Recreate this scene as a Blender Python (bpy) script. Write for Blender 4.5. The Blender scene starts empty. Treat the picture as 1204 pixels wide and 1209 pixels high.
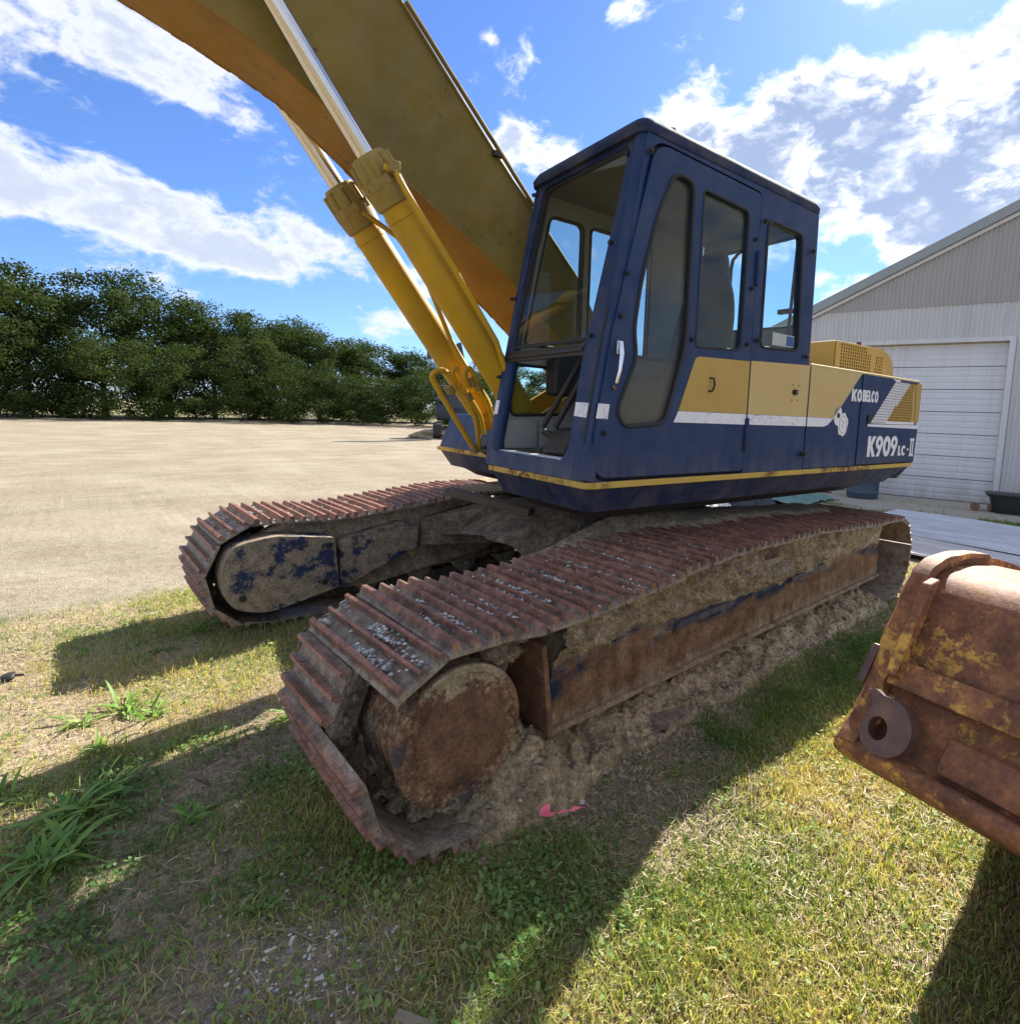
import bpy, bmesh, math, random
import numpy as np
from mathutils import Vector, Matrix, geometry, noise as mnoise
random.seed(7); rng = np.random.default_rng(7)
C = bpy.context.scene.collection
R = math.radians
# ------------------------------------------------------------------ camera
F, CX, CY, W0, H0 = 649.52, 666.30, 556.80, 1204.0, 1209.0
CAM = Vector((3.30114, 3.05237, 1.50806))
yaw, pitch, roll = -2.315084, -0.105275, 0.035821
d = Vector((math.cos(yaw)*math.cos(pitch), math.sin(yaw)*math.cos(pitch), math.sin(pitch)))
r_ = d.cross(Vector((0, 0, 1))).normalized(); u_ = r_.cross(d)
rr = math.cos(roll)*r_ + math.sin(roll)*u_; uu = -math.sin(roll)*r_ + math.cos(roll)*u_
cam = bpy.data.cameras.new('camera'); co = bpy.data.objects.new('camera', cam); C.objects.link(co)
co.matrix_world = Matrix(((rr.x, uu.x, -d.x, CAM.x), (rr.y, uu.y, -d.y, CAM.y), (rr.z, uu.z, -d.z, CAM.z), (0, 0, 0, 1)))
cam.sensor_fit = 'HORIZONTAL'; cam.sensor_width = 36; cam.lens = F/W0*36
cam.shift_x = (W0/2-CX)/W0; cam.shift_y = (CY-H0/2)/W0
cam.clip_start = .05; cam.clip_end = 3000
sc = bpy.context.scene; sc.camera = co
# ------------------------------------------------------------------ world, sun, exposure
SUN = Vector((-1.15, -.31, 1)).normalized()          # towards the sun
sun_el = math.asin(SUN.z); sun_az = math.atan2(SUN.y, SUN.x)
sc.view_settings.view_transform = 'Standard'; sc.view_settings.look = 'None'
sc.view_settings.exposure = 1.42; sc.view_settings.gamma = 1; sc.view_settings.use_curve_mapping = False
w = bpy.data.worlds.new('World'); sc.world = w; w.use_nodes = True
nt = w.node_tree; nt.nodes.clear()
class NT:
    def __init__(s, nt): s.nt = nt
    def n(s, typ, ins=None, **kw):
        nd = s.nt.nodes.new(typ)
        for k, v in kw.items(): setattr(nd, k, v)
        for k, v in (ins or {}).items():
            if isinstance(v, bpy.types.NodeSocket): s.nt.links.new(v, nd.inputs[k])
            else: nd.inputs[k].default_value = v
        return nd
    def m(s, op, a, b=0.0, c=None, clamp=False):
        ins = {0: a, 1: b}
        if c is not None: ins[2] = c
        return s.n('ShaderNodeMath', ins, operation=op, use_clamp=clamp).outputs[0]
    def v(s, op, a, b=(0, 0, 0)):
        nd = s.n('ShaderNodeVectorMath', {0: a, 1: b}, operation=op)
        return nd.outputs['Value'] if op in ('DOT_PRODUCT', 'LENGTH') else nd.outputs[0]
    def noise(s, vec, scale, detail=4, rough=.55, dist=0.0, col=False, lac=2.0):
        nd = s.n('ShaderNodeTexNoise', {'Scale': scale, 'Detail': detail, 'Roughness': rough, 'Distortion': dist, 'Lacunarity': lac})
        if vec is not None: s.nt.links.new(vec, nd.inputs['Vector'])
        return nd.outputs['Color' if col else 'Fac']
    def ramp(s, fac, stops, interp='LINEAR'):
        nd = s.n('ShaderNodeValToRGB', {'Fac': fac}); cr = nd.color_ramp; cr.interpolation = interp
        while len(cr.elements) < len(stops): cr.elements.new(.5)
        for e, (p, c) in zip(cr.elements, stops):
            e.position = p; e.color = (c, c, c, 1) if isinstance(c, (int, float)) else (*c, 1)
        return nd.outputs['Color']
    def mix(s, f, a, b, blend='MIX'):
        nd = s.n('ShaderNodeMix', data_type='RGBA', blend_type=blend)
        for i, v in ((0, f), (6, a), (7, b)):
            if isinstance(v, bpy.types.NodeSocket): s.nt.links.new(v, nd.inputs[i])
            else: nd.inputs[i].default_value = v if i == 0 else (*v[:3], 1)
        return nd.outputs[2]
    def sm(s, x, lo, hi):
        nd = s.n('ShaderNodeMapRange', {0: x, 1: lo, 2: hi, 3: 0.0, 4: 1.0}, interpolation_type='SMOOTHSTEP'); return nd.outputs[0]
T = NT(nt)
sky = T.n('ShaderNodeTexSky', sky_type='NISHITA', sun_disc=False, sun_elevation=sun_el, sun_rotation=math.pi/2-sun_az, altitude=0, air_density=1.0, dust_density=.25, ozone_density=2.0)
geo = T.n('ShaderNodeTexCoord').outputs['Generated']
dirv = T.v('NORMALIZE', geo)
sep = T.n('ShaderNodeSeparateXYZ', {0: dirv})
az = T.m('MULTIPLY', T.m('ARCTAN2', sep.outputs[1], sep.outputs[0]), 180/math.pi)
el = T.m('MULTIPLY', T.m('ARCSINE', sep.outputs[2]), 180/math.pi)
zc = T.m('MAXIMUM', sep.outputs[2], .02)
# cloud field: layer coordinates so clouds flatten towards the horizon
plx = T.m('DIVIDE', sep.outputs[0], T.m('ADD', zc, .35)); ply = T.m('DIVIDE', sep.outputs[1], T.m('ADD', zc, .35))
pv = T.v('ADD', T.v('MULTIPLY', dirv, (1.0, 1.0, 1.75)), (3.1, 1.7, .4))
warp = T.noise(pv, 5.0, 4, .55, col=True)
pvw = T.v('ADD', pv, T.v('MULTIPLY', T.v('SUBTRACT', warp, (.5, .5, .5)), (.10, .10, .10)))
n1 = T.m('ADD', T.m('MULTIPLY', T.noise(pvw, 6.0, 12, .60), .68), T.m('MULTIPLY', T.noise(T.v('ADD', pvw, (5.2, 1.1, 3.3)), 19, 9, .62), .32))
# (azimuth, elevation, half width, half height, tilt, weight)
BL = [(-93, 25.8, 11, 3.0, -.05, .46), (-102, 22.8, 6.5, 1.9, -.25, .34), (-87, 15.8, 7, 2.7, -.1, .46), (-96, 13.4, 9, 2.5, -.12, .46), (-103, 12.2, 5.5, 1.7, -.1, .34),
      (-95.5, 17.2, 3, .7, -.2, .22), (-106.5, 15.6, 3.5, 1.3, -.35, .36), (-111.5, 13.2, 4.2, 1.8, -.35, .42), (-118.5, 12.0, 3.5, 2.2, 0, .36), (-126, 24.6, 3.6, 2.3, 0, .50), (-131.5, 23.2, 3.4, 2.0, 0, .46), (-124.1, 31.7, .9, .5, 0, .2),
      (-136.5, 34.2, 2.6, 1.6, 0, .3), (-136, 29.2, 1.6, 1.0, 0, .2), (-143.5, 27.0, 4.8, 3.4, 0, .56), (-150, 21.5, 6.5, 5, 0, .56), (-154, 26.6, 4.4, 2.8, 0, .40), (-160, 20.5, 8, 5.5, 0, .54), (-166, 26, 6.5, 4.5, 0, .46), (-174, 31, 8, 8, 0, .5), (-170, 18, 8, 6, 0, .4), (-158, 12.5, 5, 1.8, 0, .2), (-118, 8.3, 9, 1.1, 0, .34)]
tot = None
for a0, e0, sa, se, tl, wt in BL:
    da = T.m('SUBTRACT', az, a0)
    x = T.m('DIVIDE', da, sa)
    y = T.m('DIVIDE', T.m('SUBTRACT', T.m('SUBTRACT', el, e0), T.m('MULTIPLY', da, -tl)), se)
    r2 = T.m('ADD', T.m('MULTIPLY', x, x), T.m('MULTIPLY', y, y))
    g = T.m('MULTIPLY', T.m('EXPONENT', T.m('MULTIPLY', r2, -1.0)), wt)
    tot = g if tot is None else T.m('ADD', tot, g)
# everywhere else unseen cumulus goes on, its cover raised to lighten the shade
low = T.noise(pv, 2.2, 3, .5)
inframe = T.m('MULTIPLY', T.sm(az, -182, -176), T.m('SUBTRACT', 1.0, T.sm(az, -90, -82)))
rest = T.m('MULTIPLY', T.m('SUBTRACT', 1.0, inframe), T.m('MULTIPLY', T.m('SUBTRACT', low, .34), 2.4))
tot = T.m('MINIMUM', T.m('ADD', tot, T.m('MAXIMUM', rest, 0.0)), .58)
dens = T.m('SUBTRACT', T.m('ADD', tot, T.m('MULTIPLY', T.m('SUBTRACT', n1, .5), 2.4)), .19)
sundot = T.v('DOT_PRODUCT', dirv, tuple(SUN))
nearsun = T.sm(sundot, .72, .97)
cov = T.m('POWER', T.sm(dens, -.06, .24), 1.15)
thick = T.m('MULTIPLY', T.sm(dens, .16, .42), T.m('ADD', .62, T.m('MULTIPLY', nearsun, .38)))
lit = T.mix(nearsun, (4.7, 4.85, 5.1), (6.9, 6.9, 7.0))
n2 = T.noise(T.v('ADD', pvw, (.03, .01, -.02)), 13, 8, .6)
core = T.mix(nearsun, (2.35, 2.8, 3.8), (1.9, 2.4, 3.5))
ccol = T.mix(T.m('MULTIPLY', thick, T.sm(n2, .20, .52)), lit, core)
skyc = T.mix(1.0, sky.outputs[0], (.45, .60, .90), 'MULTIPLY')
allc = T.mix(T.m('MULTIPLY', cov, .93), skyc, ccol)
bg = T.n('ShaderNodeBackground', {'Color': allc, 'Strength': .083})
T.nt.links.new(bg.outputs[0], T.n('ShaderNodeOutputWorld').inputs[0])
sl = bpy.data.lights.new('sun', 'SUN'); sl.energy = 4.9; sl.angle = R(.55); sl.color = (1, .94, .84)
so = bpy.data.objects.new('sun', sl); C.objects.link(so); so.rotation_euler = SUN.to_track_quat('Z', 'Y').to_euler()
sc.render.engine = 'CYCLES'
try:
    sc.cycles.max_bounces = 8; sc.cycles.transparent_max_bounces = 16; sc.cycles.use_denoising = True
except Exception: pass

# ------------------------------------------------------------------ helpers
def V(*a): return Vector(a)
def tag(o, label=None, cat=None, group=None, kind=None):
    if label: o['label'] = label
    if cat: o['category'] = cat
    if group: o['group'] = group
    if kind: o['kind'] = kind
    return o
def empty(name, loc=(0, 0, 0), rz=0, label=None, cat=None, group=None):
    o = bpy.data.objects.new(name, None); C.objects.link(o); o.location = loc; o.rotation_euler = (0, 0, rz); o.empty_display_size = .1
    return tag(o, label, cat, group)
def mesh_obj(name, me, parent=None, frame=None):
    o = bpy.data.objects.new(name, me); C.objects.link(o)
    if parent is not None: o.parent = parent
    if frame: o.rotation_euler = (0, 0, frame)
    return o
def fillet(pts, r, seg=4):
    out = []; n = len(pts)
    for i in range(n):
        p = Vector(pts[i][:2]); a = Vector(pts[i-1][:2]); b = Vector(pts[(i+1) % n][:2])
        rr = pts[i][2] if len(pts[i]) > 2 else r
        if rr <= 0: out.append((p.x, p.y)); continue
        va = (a-p); vb = (b-p); la, lb = va.length, vb.length; va /= la; vb /= lb
        dd = min(rr, la*.45, lb*.45)
        for k in range(seg+1):
            t = k/seg
            q = (1-t)**2*(p+va*dd) + 2*t*(1-t)*p + t*t*(p+vb*dd); out.append((q.x, q.y))
    return out
class MB:
    def __init__(s): s.v = []; s.f = []; s.m = []; s.mi = 0
    def add(s, vs, fs):
        b = len(s.v); s.v += [tuple(x) for x in vs]; s.f += [tuple(b+i for i in f) for f in fs]; s.m += [s.mi]*len(fs); return s
    def box(s, x0, x1, y0, y1, z0, z1, M=None):
        vs = [Vector((x, y, z)) for z in (z0, z1) for y in (y0, y1) for x in (x0, x1)]
        if M is not None: vs = [M @ v for v in vs]
        return s.add(vs, [(0, 2, 3, 1), (4, 5, 7, 6), (0, 1, 5, 4), (2, 6, 7, 3), (0, 4, 6, 2), (1, 3, 7, 5)])
    def prism(s, poly, fm, t0, t1, caps=True):
        n = len(poly); vs = [fm(u, v, t0) for u, v in poly] + [fm(u, v, t1) for u, v in poly]
        fs = [(i, (i+1) % n, n+(i+1) % n, n+i) for i in range(n)]
        if caps:
            tr = geometry.tessellate_polygon([[Vector((u, v, 0)) for u, v in poly]])
            for t in tr: fs.append(tuple(t)); fs.append(tuple(n+i for i in reversed(t)))
        return s.add(vs, fs)
    def plate(s, outer, holes, fm, t0, t1):
        loops = [outer]+holes; flat = [p for l in loops for p in l]; n = len(flat)
        tr = geometry.tessellate_polygon([[Vector((u, v, 0)) for u, v in l] for l in loops])
        vs = [fm(u, v, t0) for u, v in flat] + [fm(u, v, t1) for u, v in flat]; fs = []
        for t in tr: fs.append(tuple(t)); fs.append(tuple(n+i for i in reversed(t)))
        b = 0
        for l in loops:
            m = len(l)
            for i in range(m): fs.append((b+i, b+(i+1) % m, n+b+(i+1) % m, n+b+i))
            b += m
        return s.add(vs, fs)
    def tube(s, pts, r, seg=10, caps=True, closed=False):
        pts = [Vector(p) for p in pts]; n = len(pts); rs = r if isinstance(r, (list, tuple)) else [r]*n
        vs = []; prev = None
        for i, p in enumerate(pts):
            if closed: t = (pts[(i+1) % n]-pts[i-1])
            else: t = pts[min(i+1, n-1)]-pts[max(i-1, 0)]
            if t.length < 1e-9: t = Vector((0, 0, 1))
            t.normalize()
            if prev is None:
                a = Vector((0, 0, 1)) if abs(t.z) < .9 else Vector((1, 0, 0)); x = t.cross(a).normalized()
            else: x = (prev - t*prev.dot(t)); x = x.normalized() if x.length > 1e-6 else t.orthogonal().normalized()
            prev = x; y = t.cross(x)
            for k in range(seg):
                an = 2*math.pi*k/seg; vs.append(p + (x*math.cos(an)+y*math.sin(an))*rs[i])
        fs = []
        for i in range(n if closed else n-1):
            j = (i+1) % n
            for k in range(seg): fs.append((i*seg+k, i*seg+(k+1) % seg, j*seg+(k+1) % seg, j*seg+k))
        if caps and not closed: fs.append(tuple(range(seg))[::-1]); fs.append(tuple((n-1)*seg+k for k in range(seg)))
        return s.add(vs, fs)
    def cyl(s, a, b, r, seg=20, r2=None): return s.tube([a, b], [r, r if r2 is None else r2], seg)
    def lathe(s, a, ax, prof, seg=24):        # prof: (distance along axis, radius)
        a = Vector(a); ax = Vector(ax).normalized(); x = ax.orthogonal().normalized(); y = ax.cross(x); vs = []
        for t, r in prof:
            for k in range(seg):
                an = 2*math.pi*k/seg; vs.append(a+ax*t+(x*math.cos(an)+y*math.sin(an))*r)
        fs = [(i*seg+k, i*seg+(k+1) % seg, (i+1)*seg+(k+1) % seg, (i+1)*seg+k) for i in range(len(prof)-1) for k in range(seg)]
        fs.append(tuple(range(seg))[::-1]); fs.append(tuple((len(prof)-1)*seg+k for k in range(seg)))
        return s.add(vs, fs)
    def mesh(s, name, mats, smooth=32):
        me = bpy.data.meshes.new(name); me.from_pydata(s.v, [], s.f)
        bm = bmesh.new(); bm.from_mesh(me); bmesh.ops.recalc_face_normals(bm, faces=bm.faces); bm.to_mesh(me); bm.free()
        if not isinstance(mats, (list, tuple)): mats = [mats]
        for m in mats: me.materials.append(m)
        if len(mats) > 1: me.polygons.foreach_set('material_index', s.m)
        if smooth:
            me.shade_smooth()
            me.set_sharp_from_angle(angle=R(smooth))
        me.update(); return me
    def build(s, name, mats, parent=None, frame=None, bevel=0, smooth=32, label=None):
        o = mesh_obj(name, s.mesh(name, mats, smooth), parent, frame)
        if bevel:
            b = o.modifiers.new('bevel', 'BEVEL'); b.width = bevel; b.segments = 2; b.limit_method = 'ANGLE'; b.angle_limit = R(35); b.harden_normals = False
        if label: o['label'] = label
        return o
# value noise in numpy, for shapes
_P = rng.random((64, 64, 16))
def vn(x, y, z=0.0):
    x = np.asarray(x, float); y = np.asarray(y, float); z = np.asarray(z, float)+0*x
    xi = np.floor(x).astype(int); yi = np.floor(y).astype(int); zi = np.floor(z).astype(int)
    fx, fy, fz = x-xi, y-yi, z-zi; fx = fx*fx*(3-2*fx); fy = fy*fy*(3-2*fy); fz = fz*fz*(3-2*fz)
    g = lambda a, b, c: _P[(xi+a) % 64, (yi+b) % 64, (zi+c) % 16]
    l = lambda a, b, t: a+(b-a)*t
    return l(l(l(g(0,0,0), g(1,0,0), fx), l(g(0,1,0), g(1,1,0), fx), fy), l(l(g(0,0,1), g(1,0,1), fx), l(g(0,1,1), g(1,1,1), fx), fy), fz)
def fbm(x, y, z=0.0, o=4):
    t = 0; a = .5; s = 1
    for i in range(o): t = t + a*vn(np.asarray(x)*s+i*7.3, np.asarray(y)*s+i*3.1, np.asarray(z)*s+i*1.7); a *= .5; s *= 2.03
    return t/(1-.5**o)
def sstep(x, a, b):
    t = np.clip((np.asarray(x, float)-a)/(b-a), 0, 1); return t*t*(3-2*t)

# ------------------------------------------------------------------ materials
def mat(name, fn, disp=False):
    m = bpy.data.materials.new(name); m.use_nodes = True; m.node_tree.nodes.clear(); t = NT(m.node_tree)
    out = t.n('ShaderNodeOutputMaterial'); sh = fn(t); m.node_tree.links.new(sh, out.inputs[0]); return m
def OC(t, rand=False):
    c = t.n('ShaderNodeTexCoord').outputs['Object']
    if rand:
        rnd = t.n('ShaderNodeObjectInfo').outputs['Random']
        c = t.v('ADD', c, t.n('ShaderNodeCombineXYZ', {0: t.m('MULTIPLY', rnd, 13.0), 1: t.m('MULTIPLY', rnd, 7.0), 2: t.m('MULTIPLY', rnd, 5.0)}).outputs[0])
    return c
def pbsdf(t, col, rough=.5, metal=0.0, bump=None, bs=.2, bd=.01, spec=.5, **kw):
    ins = {'Base Color': col if isinstance(col, bpy.types.NodeSocket) else (*col, 1), 'Roughness': rough, 'Metallic': metal, 'Specular IOR Level': spec}
    if bump is not None: ins['Normal'] = t.n('ShaderNodeBump', {'Height': bump, 'Strength': bs, 'Distance': bd}).outputs[0]
    for k, v in kw.items(): ins[k] = v
    return t.n('ShaderNodeBsdfPrincipled', ins).outputs[0]
DUST = (.30, .24, .17)
def paint(name, base, fade, rough=.42, dust=.35, rust=.1, lowz=1.05, scale=2.0):
    def fn(t):
        c = OC(t); z = t.n('ShaderNodeSeparateXYZ', {0: c}).outputs[2]
        a = t.mix(t.ramp(t.noise(c, scale, 6, .6), [(.3, 0.0), (.7, 1.0)]), base, fade)
        streak = t.noise(t.v('MULTIPLY', c, (1.0, 1.0, .12)), 18, 5, .6)
        dn = t.m('MULTIPLY', t.ramp(t.noise(c, 7, 8, .65), [(.42, 0.0), (.72, 1.0)]), dust)
        lowd = t.m('MULTIPLY', t.m('SUBTRACT', 1.0, t.sm(z, lowz, lowz+.45)), t.m('MULTIPLY', t.ramp(streak, [(.35, 0.0), (.75, 1.0)]), .75))
        a = t.mix(t.m('ADD', t.m('MULTIPLY', dn, .55), t.m('MULTIPLY', lowd, .6), clamp=True), a, DUST)
        rs = t.ramp(t.noise(c, 26, 8, .7), [(.70-rust*.35, 0.0), (.74-rust*.3, 1.0)])
        gate = t.ramp(t.noise(c, 2.7, 4, .6), [(.48, 0.0), (.62, 1.0)])
        a = t.mix(t.m('MULTIPLY', rs, gate), a, (.09, .04, .022))
        scr = t.ramp(t.noise(t.v('MULTIPLY', c, (1.0, 1.0, 6.0)), 30, 3, .5), [(.72, 0.0), (.76, 1.0)])
        a = t.mix(t.m('MULTIPLY', scr, .25), a, (.42, .42, .42))
        rg = t.m('ADD', rough, t.m('MULTIPLY', t.noise(c, 9, 5, .6), .3))
        a = t.mix(t.m('MULTIPLY', t.ramp(t.noise(t.v('MULTIPLY', c, (1.0, 1.0, .2)), 9, 7, .7), [(.5, 0.0), (.7, .30)]), dust), a, (.10, .09, .075))
        return pbsdf(t, a, rg, bump=t.m('ADD', t.m('MULTIPLY', t.noise(c, 2.2, 3, .5), 3.0), t.noise(c, 60, 6, .6)), bs=.10, bd=.005, spec=.28)
    return mat(name, fn)
def relief_tone(t, a, c, sc=110, lo=.55, hi=1.4, sc2=None):  # fine albedo contrast standing in for bump shading that even light flattens
    g = t.ramp(t.noise(c, sc, 6, .75), [(.36, lo), (.64, hi)]); a = t.mix(1.0, a, g, 'MULTIPLY')
    if sc2: a = t.mix(1.0, a, t.ramp(t.noise(c, sc2, 5, .6), [(.36, .72), (.64, 1.25)]), 'MULTIPLY')
    return a
M = {}
M['blue'] = paint('blue_paint', (.006, .024, .085), (.014, .038, .108), rough=.38, dust=.14, rust=.10, lowz=.95)
M['bluefront'] = paint('scraped_blue_paint', (.006, .024, .085), (.014, .036, .10), rough=.40, dust=.26, rust=.30, lowz=.98)
M['blue_dirty'] = paint('dirty_blue_paint', (.006, .018, .066), (.014, .028, .074), rough=.42, dust=.35, rust=.35, lowz=.74)
M['yellow'] = paint('yellow_panel_paint', (.42, .265, .05), (.50, .34, .10), rough=.42, dust=.16, rust=.05, scale=1.2)
M['cream'] = paint('faded_yellow_paint', (.52, .37, .13), (.58, .45, .21), rough=.45, dust=.18, rust=.06, scale=1.2)
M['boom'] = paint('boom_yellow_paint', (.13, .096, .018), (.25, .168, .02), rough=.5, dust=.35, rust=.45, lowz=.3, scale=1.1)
M['gland'] = paint('gland_yellow_paint', (.34, .24, .05), (.24, .17, .04), rough=.5, dust=.6, rust=.3, lowz=.3, scale=5)
M['underside'] = paint('boom_underside_bounce', (.34, .18, .026), (.22, .11, .02), rough=.55, dust=.35, rust=.3, lowz=.3, scale=3)  # brighter and more orange than the side plates: ground bounce put into the colour
M['cylyellow'] = paint('cylinder_yellow_paint', (.60, .34, .008), (.44, .26, .014), rough=.38, dust=.32, rust=.12, lowz=.3, scale=3)
M['stripe'] = paint('stripe_yellow_paint', (.56, .36, .06), (.50, .34, .08), rough=.5, dust=.25, rust=.7, lowz=.5, scale=6)
def f_white(t):
    c = OC(t); cr = t.n('ShaderNodeTexVoronoi', {'Vector': c, 'Scale': 16.0}, feature='DISTANCE_TO_EDGE').outputs['Distance']
    a = t.mix(t.m('MULTIPLY', t.m('SUBTRACT', 1.0, t.sm(cr, .0, .03)), t.ramp(t.noise(c, 5), [(.45, 0.0), (.6, 1.0)])), (.74, .74, .76), (.14, .14, .17))
    return pbsdf(t, t.mix(t.ramp(t.noise(c, 30, 6, .7), [(.5, 0.0), (.8, .5)]), a, (.45, .42, .38)), .5)
M['white'] = mat('white_tape', f_white)
def f_plainwhite(t):
    c = OC(t); return pbsdf(t, t.mix(t.ramp(t.noise(c, 40, 6, .7), [(.5, 0.0), (.8, .5)]), (.76, .76, .77), (.5, .48, .44)), .5)
M['print'] = mat('white_print', f_plainwhite)
def simple(name, col, rough=.6, metal=0.0, var=.25, sc=12, bs=.15, rand=False, spec=.5):
    def fn(t):
        c = OC(t, rand); n = t.noise(c, sc, 7, .62)
        a = t.mix(n, tuple(x*(1-var) for x in col), tuple(min(1, x*(1+var)) for x in col))
        return pbsdf(t, a, rough, metal, bump=t.noise(c, sc*5, 5, .6), bs=bs, bd=.006, spec=spec)
    return mat(name, fn)
M['rubber'] = simple('black_rubber', (.018, .018, .019), .7)
M['darkgap'] = simple('dark_void', (.006, .006, .007), .9)
M['darksteel'] = simple('dark_greasy_steel', (.03, .024, .02), .55, .2, var=.5)
M['chrome'] = simple('chromed_rod', (.62, .60, .57), .13, 1.0, var=.12, sc=20, bs=.0)
M['handle'] = simple('chromed_handle', (.75, .75, .76), .25, 1.0, bs=.0)
M['interior'] = simple('grey_cab_lining', (.30, .31, .29), .7, var=.2, sc=6)
M['interior_dark'] = simple('dark_headliner', (.13, .13, .115), .8)
M['seat'] = simple('black_seat_vinyl', (.022, .023, .024), .6)
M['wood'] = simple('weathered_wood', (.24, .19, .13), .85, var=.4, sc=20, bs=.5)
M['concrete'] = simple('concrete', (.36, .33, .28), .9, var=.22, sc=3, bs=.2)
def f_shoe(t):
    c = OC(t, True); n = t.noise(c, 9, 8, .65); n2 = t.noise(c, 45, 6, .7)
    a = t.ramp(n, [(.28, (.10, .064, .05)), (.45, (.20, .098, .064)), (.6, (.30, .155, .10)), (.78, (.40, .27, .18))])
    a = t.mix(t.ramp(n2, [(.52, 0.0), (.68, .75)]), a, (.15, .12, .105))
    g = t.n('ShaderNodeSeparateXYZ', {0: t.n('ShaderNodeTexCoord').outputs['Object']}).outputs[2]
    d1 = t.m('MULTIPLY', t.m('SUBTRACT', 1.0, t.sm(g, -.012, .006)), t.ramp(t.noise(c, 16, 6, .65), [(.34, 0.0), (.50, 1.0)]))
    a = t.mix(t.m('MULTIPLY', d1, .85), a, (.34, .275, .20))
    a = t.mix(t.m('MULTIPLY', t.sm(g, .008, .018), .75), a, t.mix(t.noise(c, 12, 5, .6), (.21, .088, .056), (.33, .15, .095)))
    a = t.mix(t.m('MULTIPLY', t.m('SUBTRACT', 1.0, t.sm(g, -.004, .008)), .35), a, (.16, .14, .12))
    a = relief_tone(t, a, c, 80, .6, 1.35, 18)
    return pbsdf(t, a, t.m('ADD', .42, t.m('MULTIPLY', n2, .35)), .25, bump=t.m('ADD', t.noise(c, 70, 6, .7), t.m('MULTIPLY', n, .8)), bs=.35, bd=.006)
M['shoe'] = mat('rusty_track_steel', f_shoe)
def f_rust(t, blue=False):
    c = OC(t); n = t.noise(c, 5, 9, .68); n2 = t.noise(c, 22, 8, .7)
    a = t.ramp(n, [(.25, (.05, .028, .022)), (.45, (.12, .055, .035)), (.6, (.22, .105, .05)), (.75, (.32, .20, .11))])
    a = t.mix(t.ramp(n2, [(.55, 0.0), (.66, 1.0)]), a, (.33, .24, .14))
    return pbsdf(t, a, .75, .0, bump=t.m('ADD', n2, t.noise(c, 90, 5, .7)), bs=.6, bd=.008)
M['rust'] = mat('brown_scale_rust', f_rust)
def f_mud(t):
    c = OC(t); n = t.noise(c, 6, 9, .68); n2 = t.noise(c, 30, 8, .7)
    a = t.ramp(n, [(.25, (.23, .175, .115)), (.5, (.42, .33, .22)), (.75, (.58, .47, .325))])
    a = relief_tone(t, a, c, 70, .45, 1.45, 17)
    return pbsdf(t, a, .95, bump=t.m('ADD', n2, t.m('MULTIPLY', n, 2.0)), bs=.9, bd=.03, spec=.2)
M['mud'] = mat('dried_mud', f_mud)
def f_bank(t):
    c = OC(t); n = t.noise(c, 4, 8, .65); n2 = t.noise(c, 28, 8, .7)
    a = t.ramp(t.m('ADD', t.m('MULTIPLY', n, .5), t.m('MULTIPLY', n2, .5)), [(.35, (.20, .145, .082)), (.5, (.37, .28, .165)), (.65, (.55, .43, .265))])
    a = relief_tone(t, a, c, 60, .5, 1.4, 12)
    return pbsdf(t, a, .95, bump=t.m('ADD', n2, n), bs=.8, bd=.02, spec=.2)
M['bank'] = mat('loose_dry_soil', f_bank)
def f_muddark(t):
    c = OC(t); n = t.noise(c, 6, 9, .68)
    return pbsdf(t, relief_tone(t, t.ramp(n, [(.25, (.085, .065, .048)), (.5, (.165, .125, .088)), (.75, (.29, .225, .155))]), c, 60, .5, 1.4, 15), .95, bump=t.noise(c, 30, 8, .7), bs=.8, bd=.02, spec=.2)
M['muddark'] = mat('dark_oily_dirt', f_muddark)
def f_frame(t):
    c = OC(t); z = t.n('ShaderNodeSeparateXYZ', {0: c}); x = z.outputs[0]; z = z.outputs[2]
    n = t.noise(c, 4, 9, .68); n2 = t.noise(t.v('MULTIPLY', c, (1, 1, .45)), 11, 9, .72)
    a = t.ramp(t.m('ADD', t.m('MULTIPLY', n2, .5), t.m('MULTIPLY', t.noise(c, 3.3, 7, .7), .5)), [(.36, (.085, .045, .03)), (.47, (.19, .095, .05)), (.56, (.24, .14, .08)), (.66, (.29, .21, .135))])
    band = t.m('MULTIPLY', t.sm(z, .36, .44), t.m('SUBTRACT', 1.0, t.sm(z, .50, .56)))
    front = t.sm(x, 1.76, 1.84)
    bl = t.m('MULTIPLY', t.m('MAXIMUM', band, front), t.ramp(t.noise(t.v('MULTIPLY', c, (1, 1, 2.2)), 3.2, 6, .6), [(.47, 0.0), (.56, 1.0)]))
    a = t.mix(bl, a, (.018, .03, .07))
    dm = t.sm(t.m('ADD', z, t.m('MULTIPLY', t.m('SUBTRACT', n, .5), .5)), .42, .58)
    a = t.mix(dm, a, (.38, .30, .20))
    dm2 = t.sm(t.m('SUBTRACT', t.m('MULTIPLY', t.m('SUBTRACT', n2, .5), .3), t.m('SUBTRACT', z, .25)), -.03, .06)
    a = t.mix(t.m('MULTIPLY', dm2, .7), a, (.36, .285, .19))
    a = relief_tone(t, a, c, 60, .6, 1.35, 13)
    return pbsdf(t, a, .8, bump=t.m('ADD', t.m('MULTIPLY', n, 2.0), t.noise(c, 50, 6, .7)), bs=.8, bd=.015, spec=.3)
M['frame'] = mat('rusty_muddy_frame', f_frame)
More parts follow.
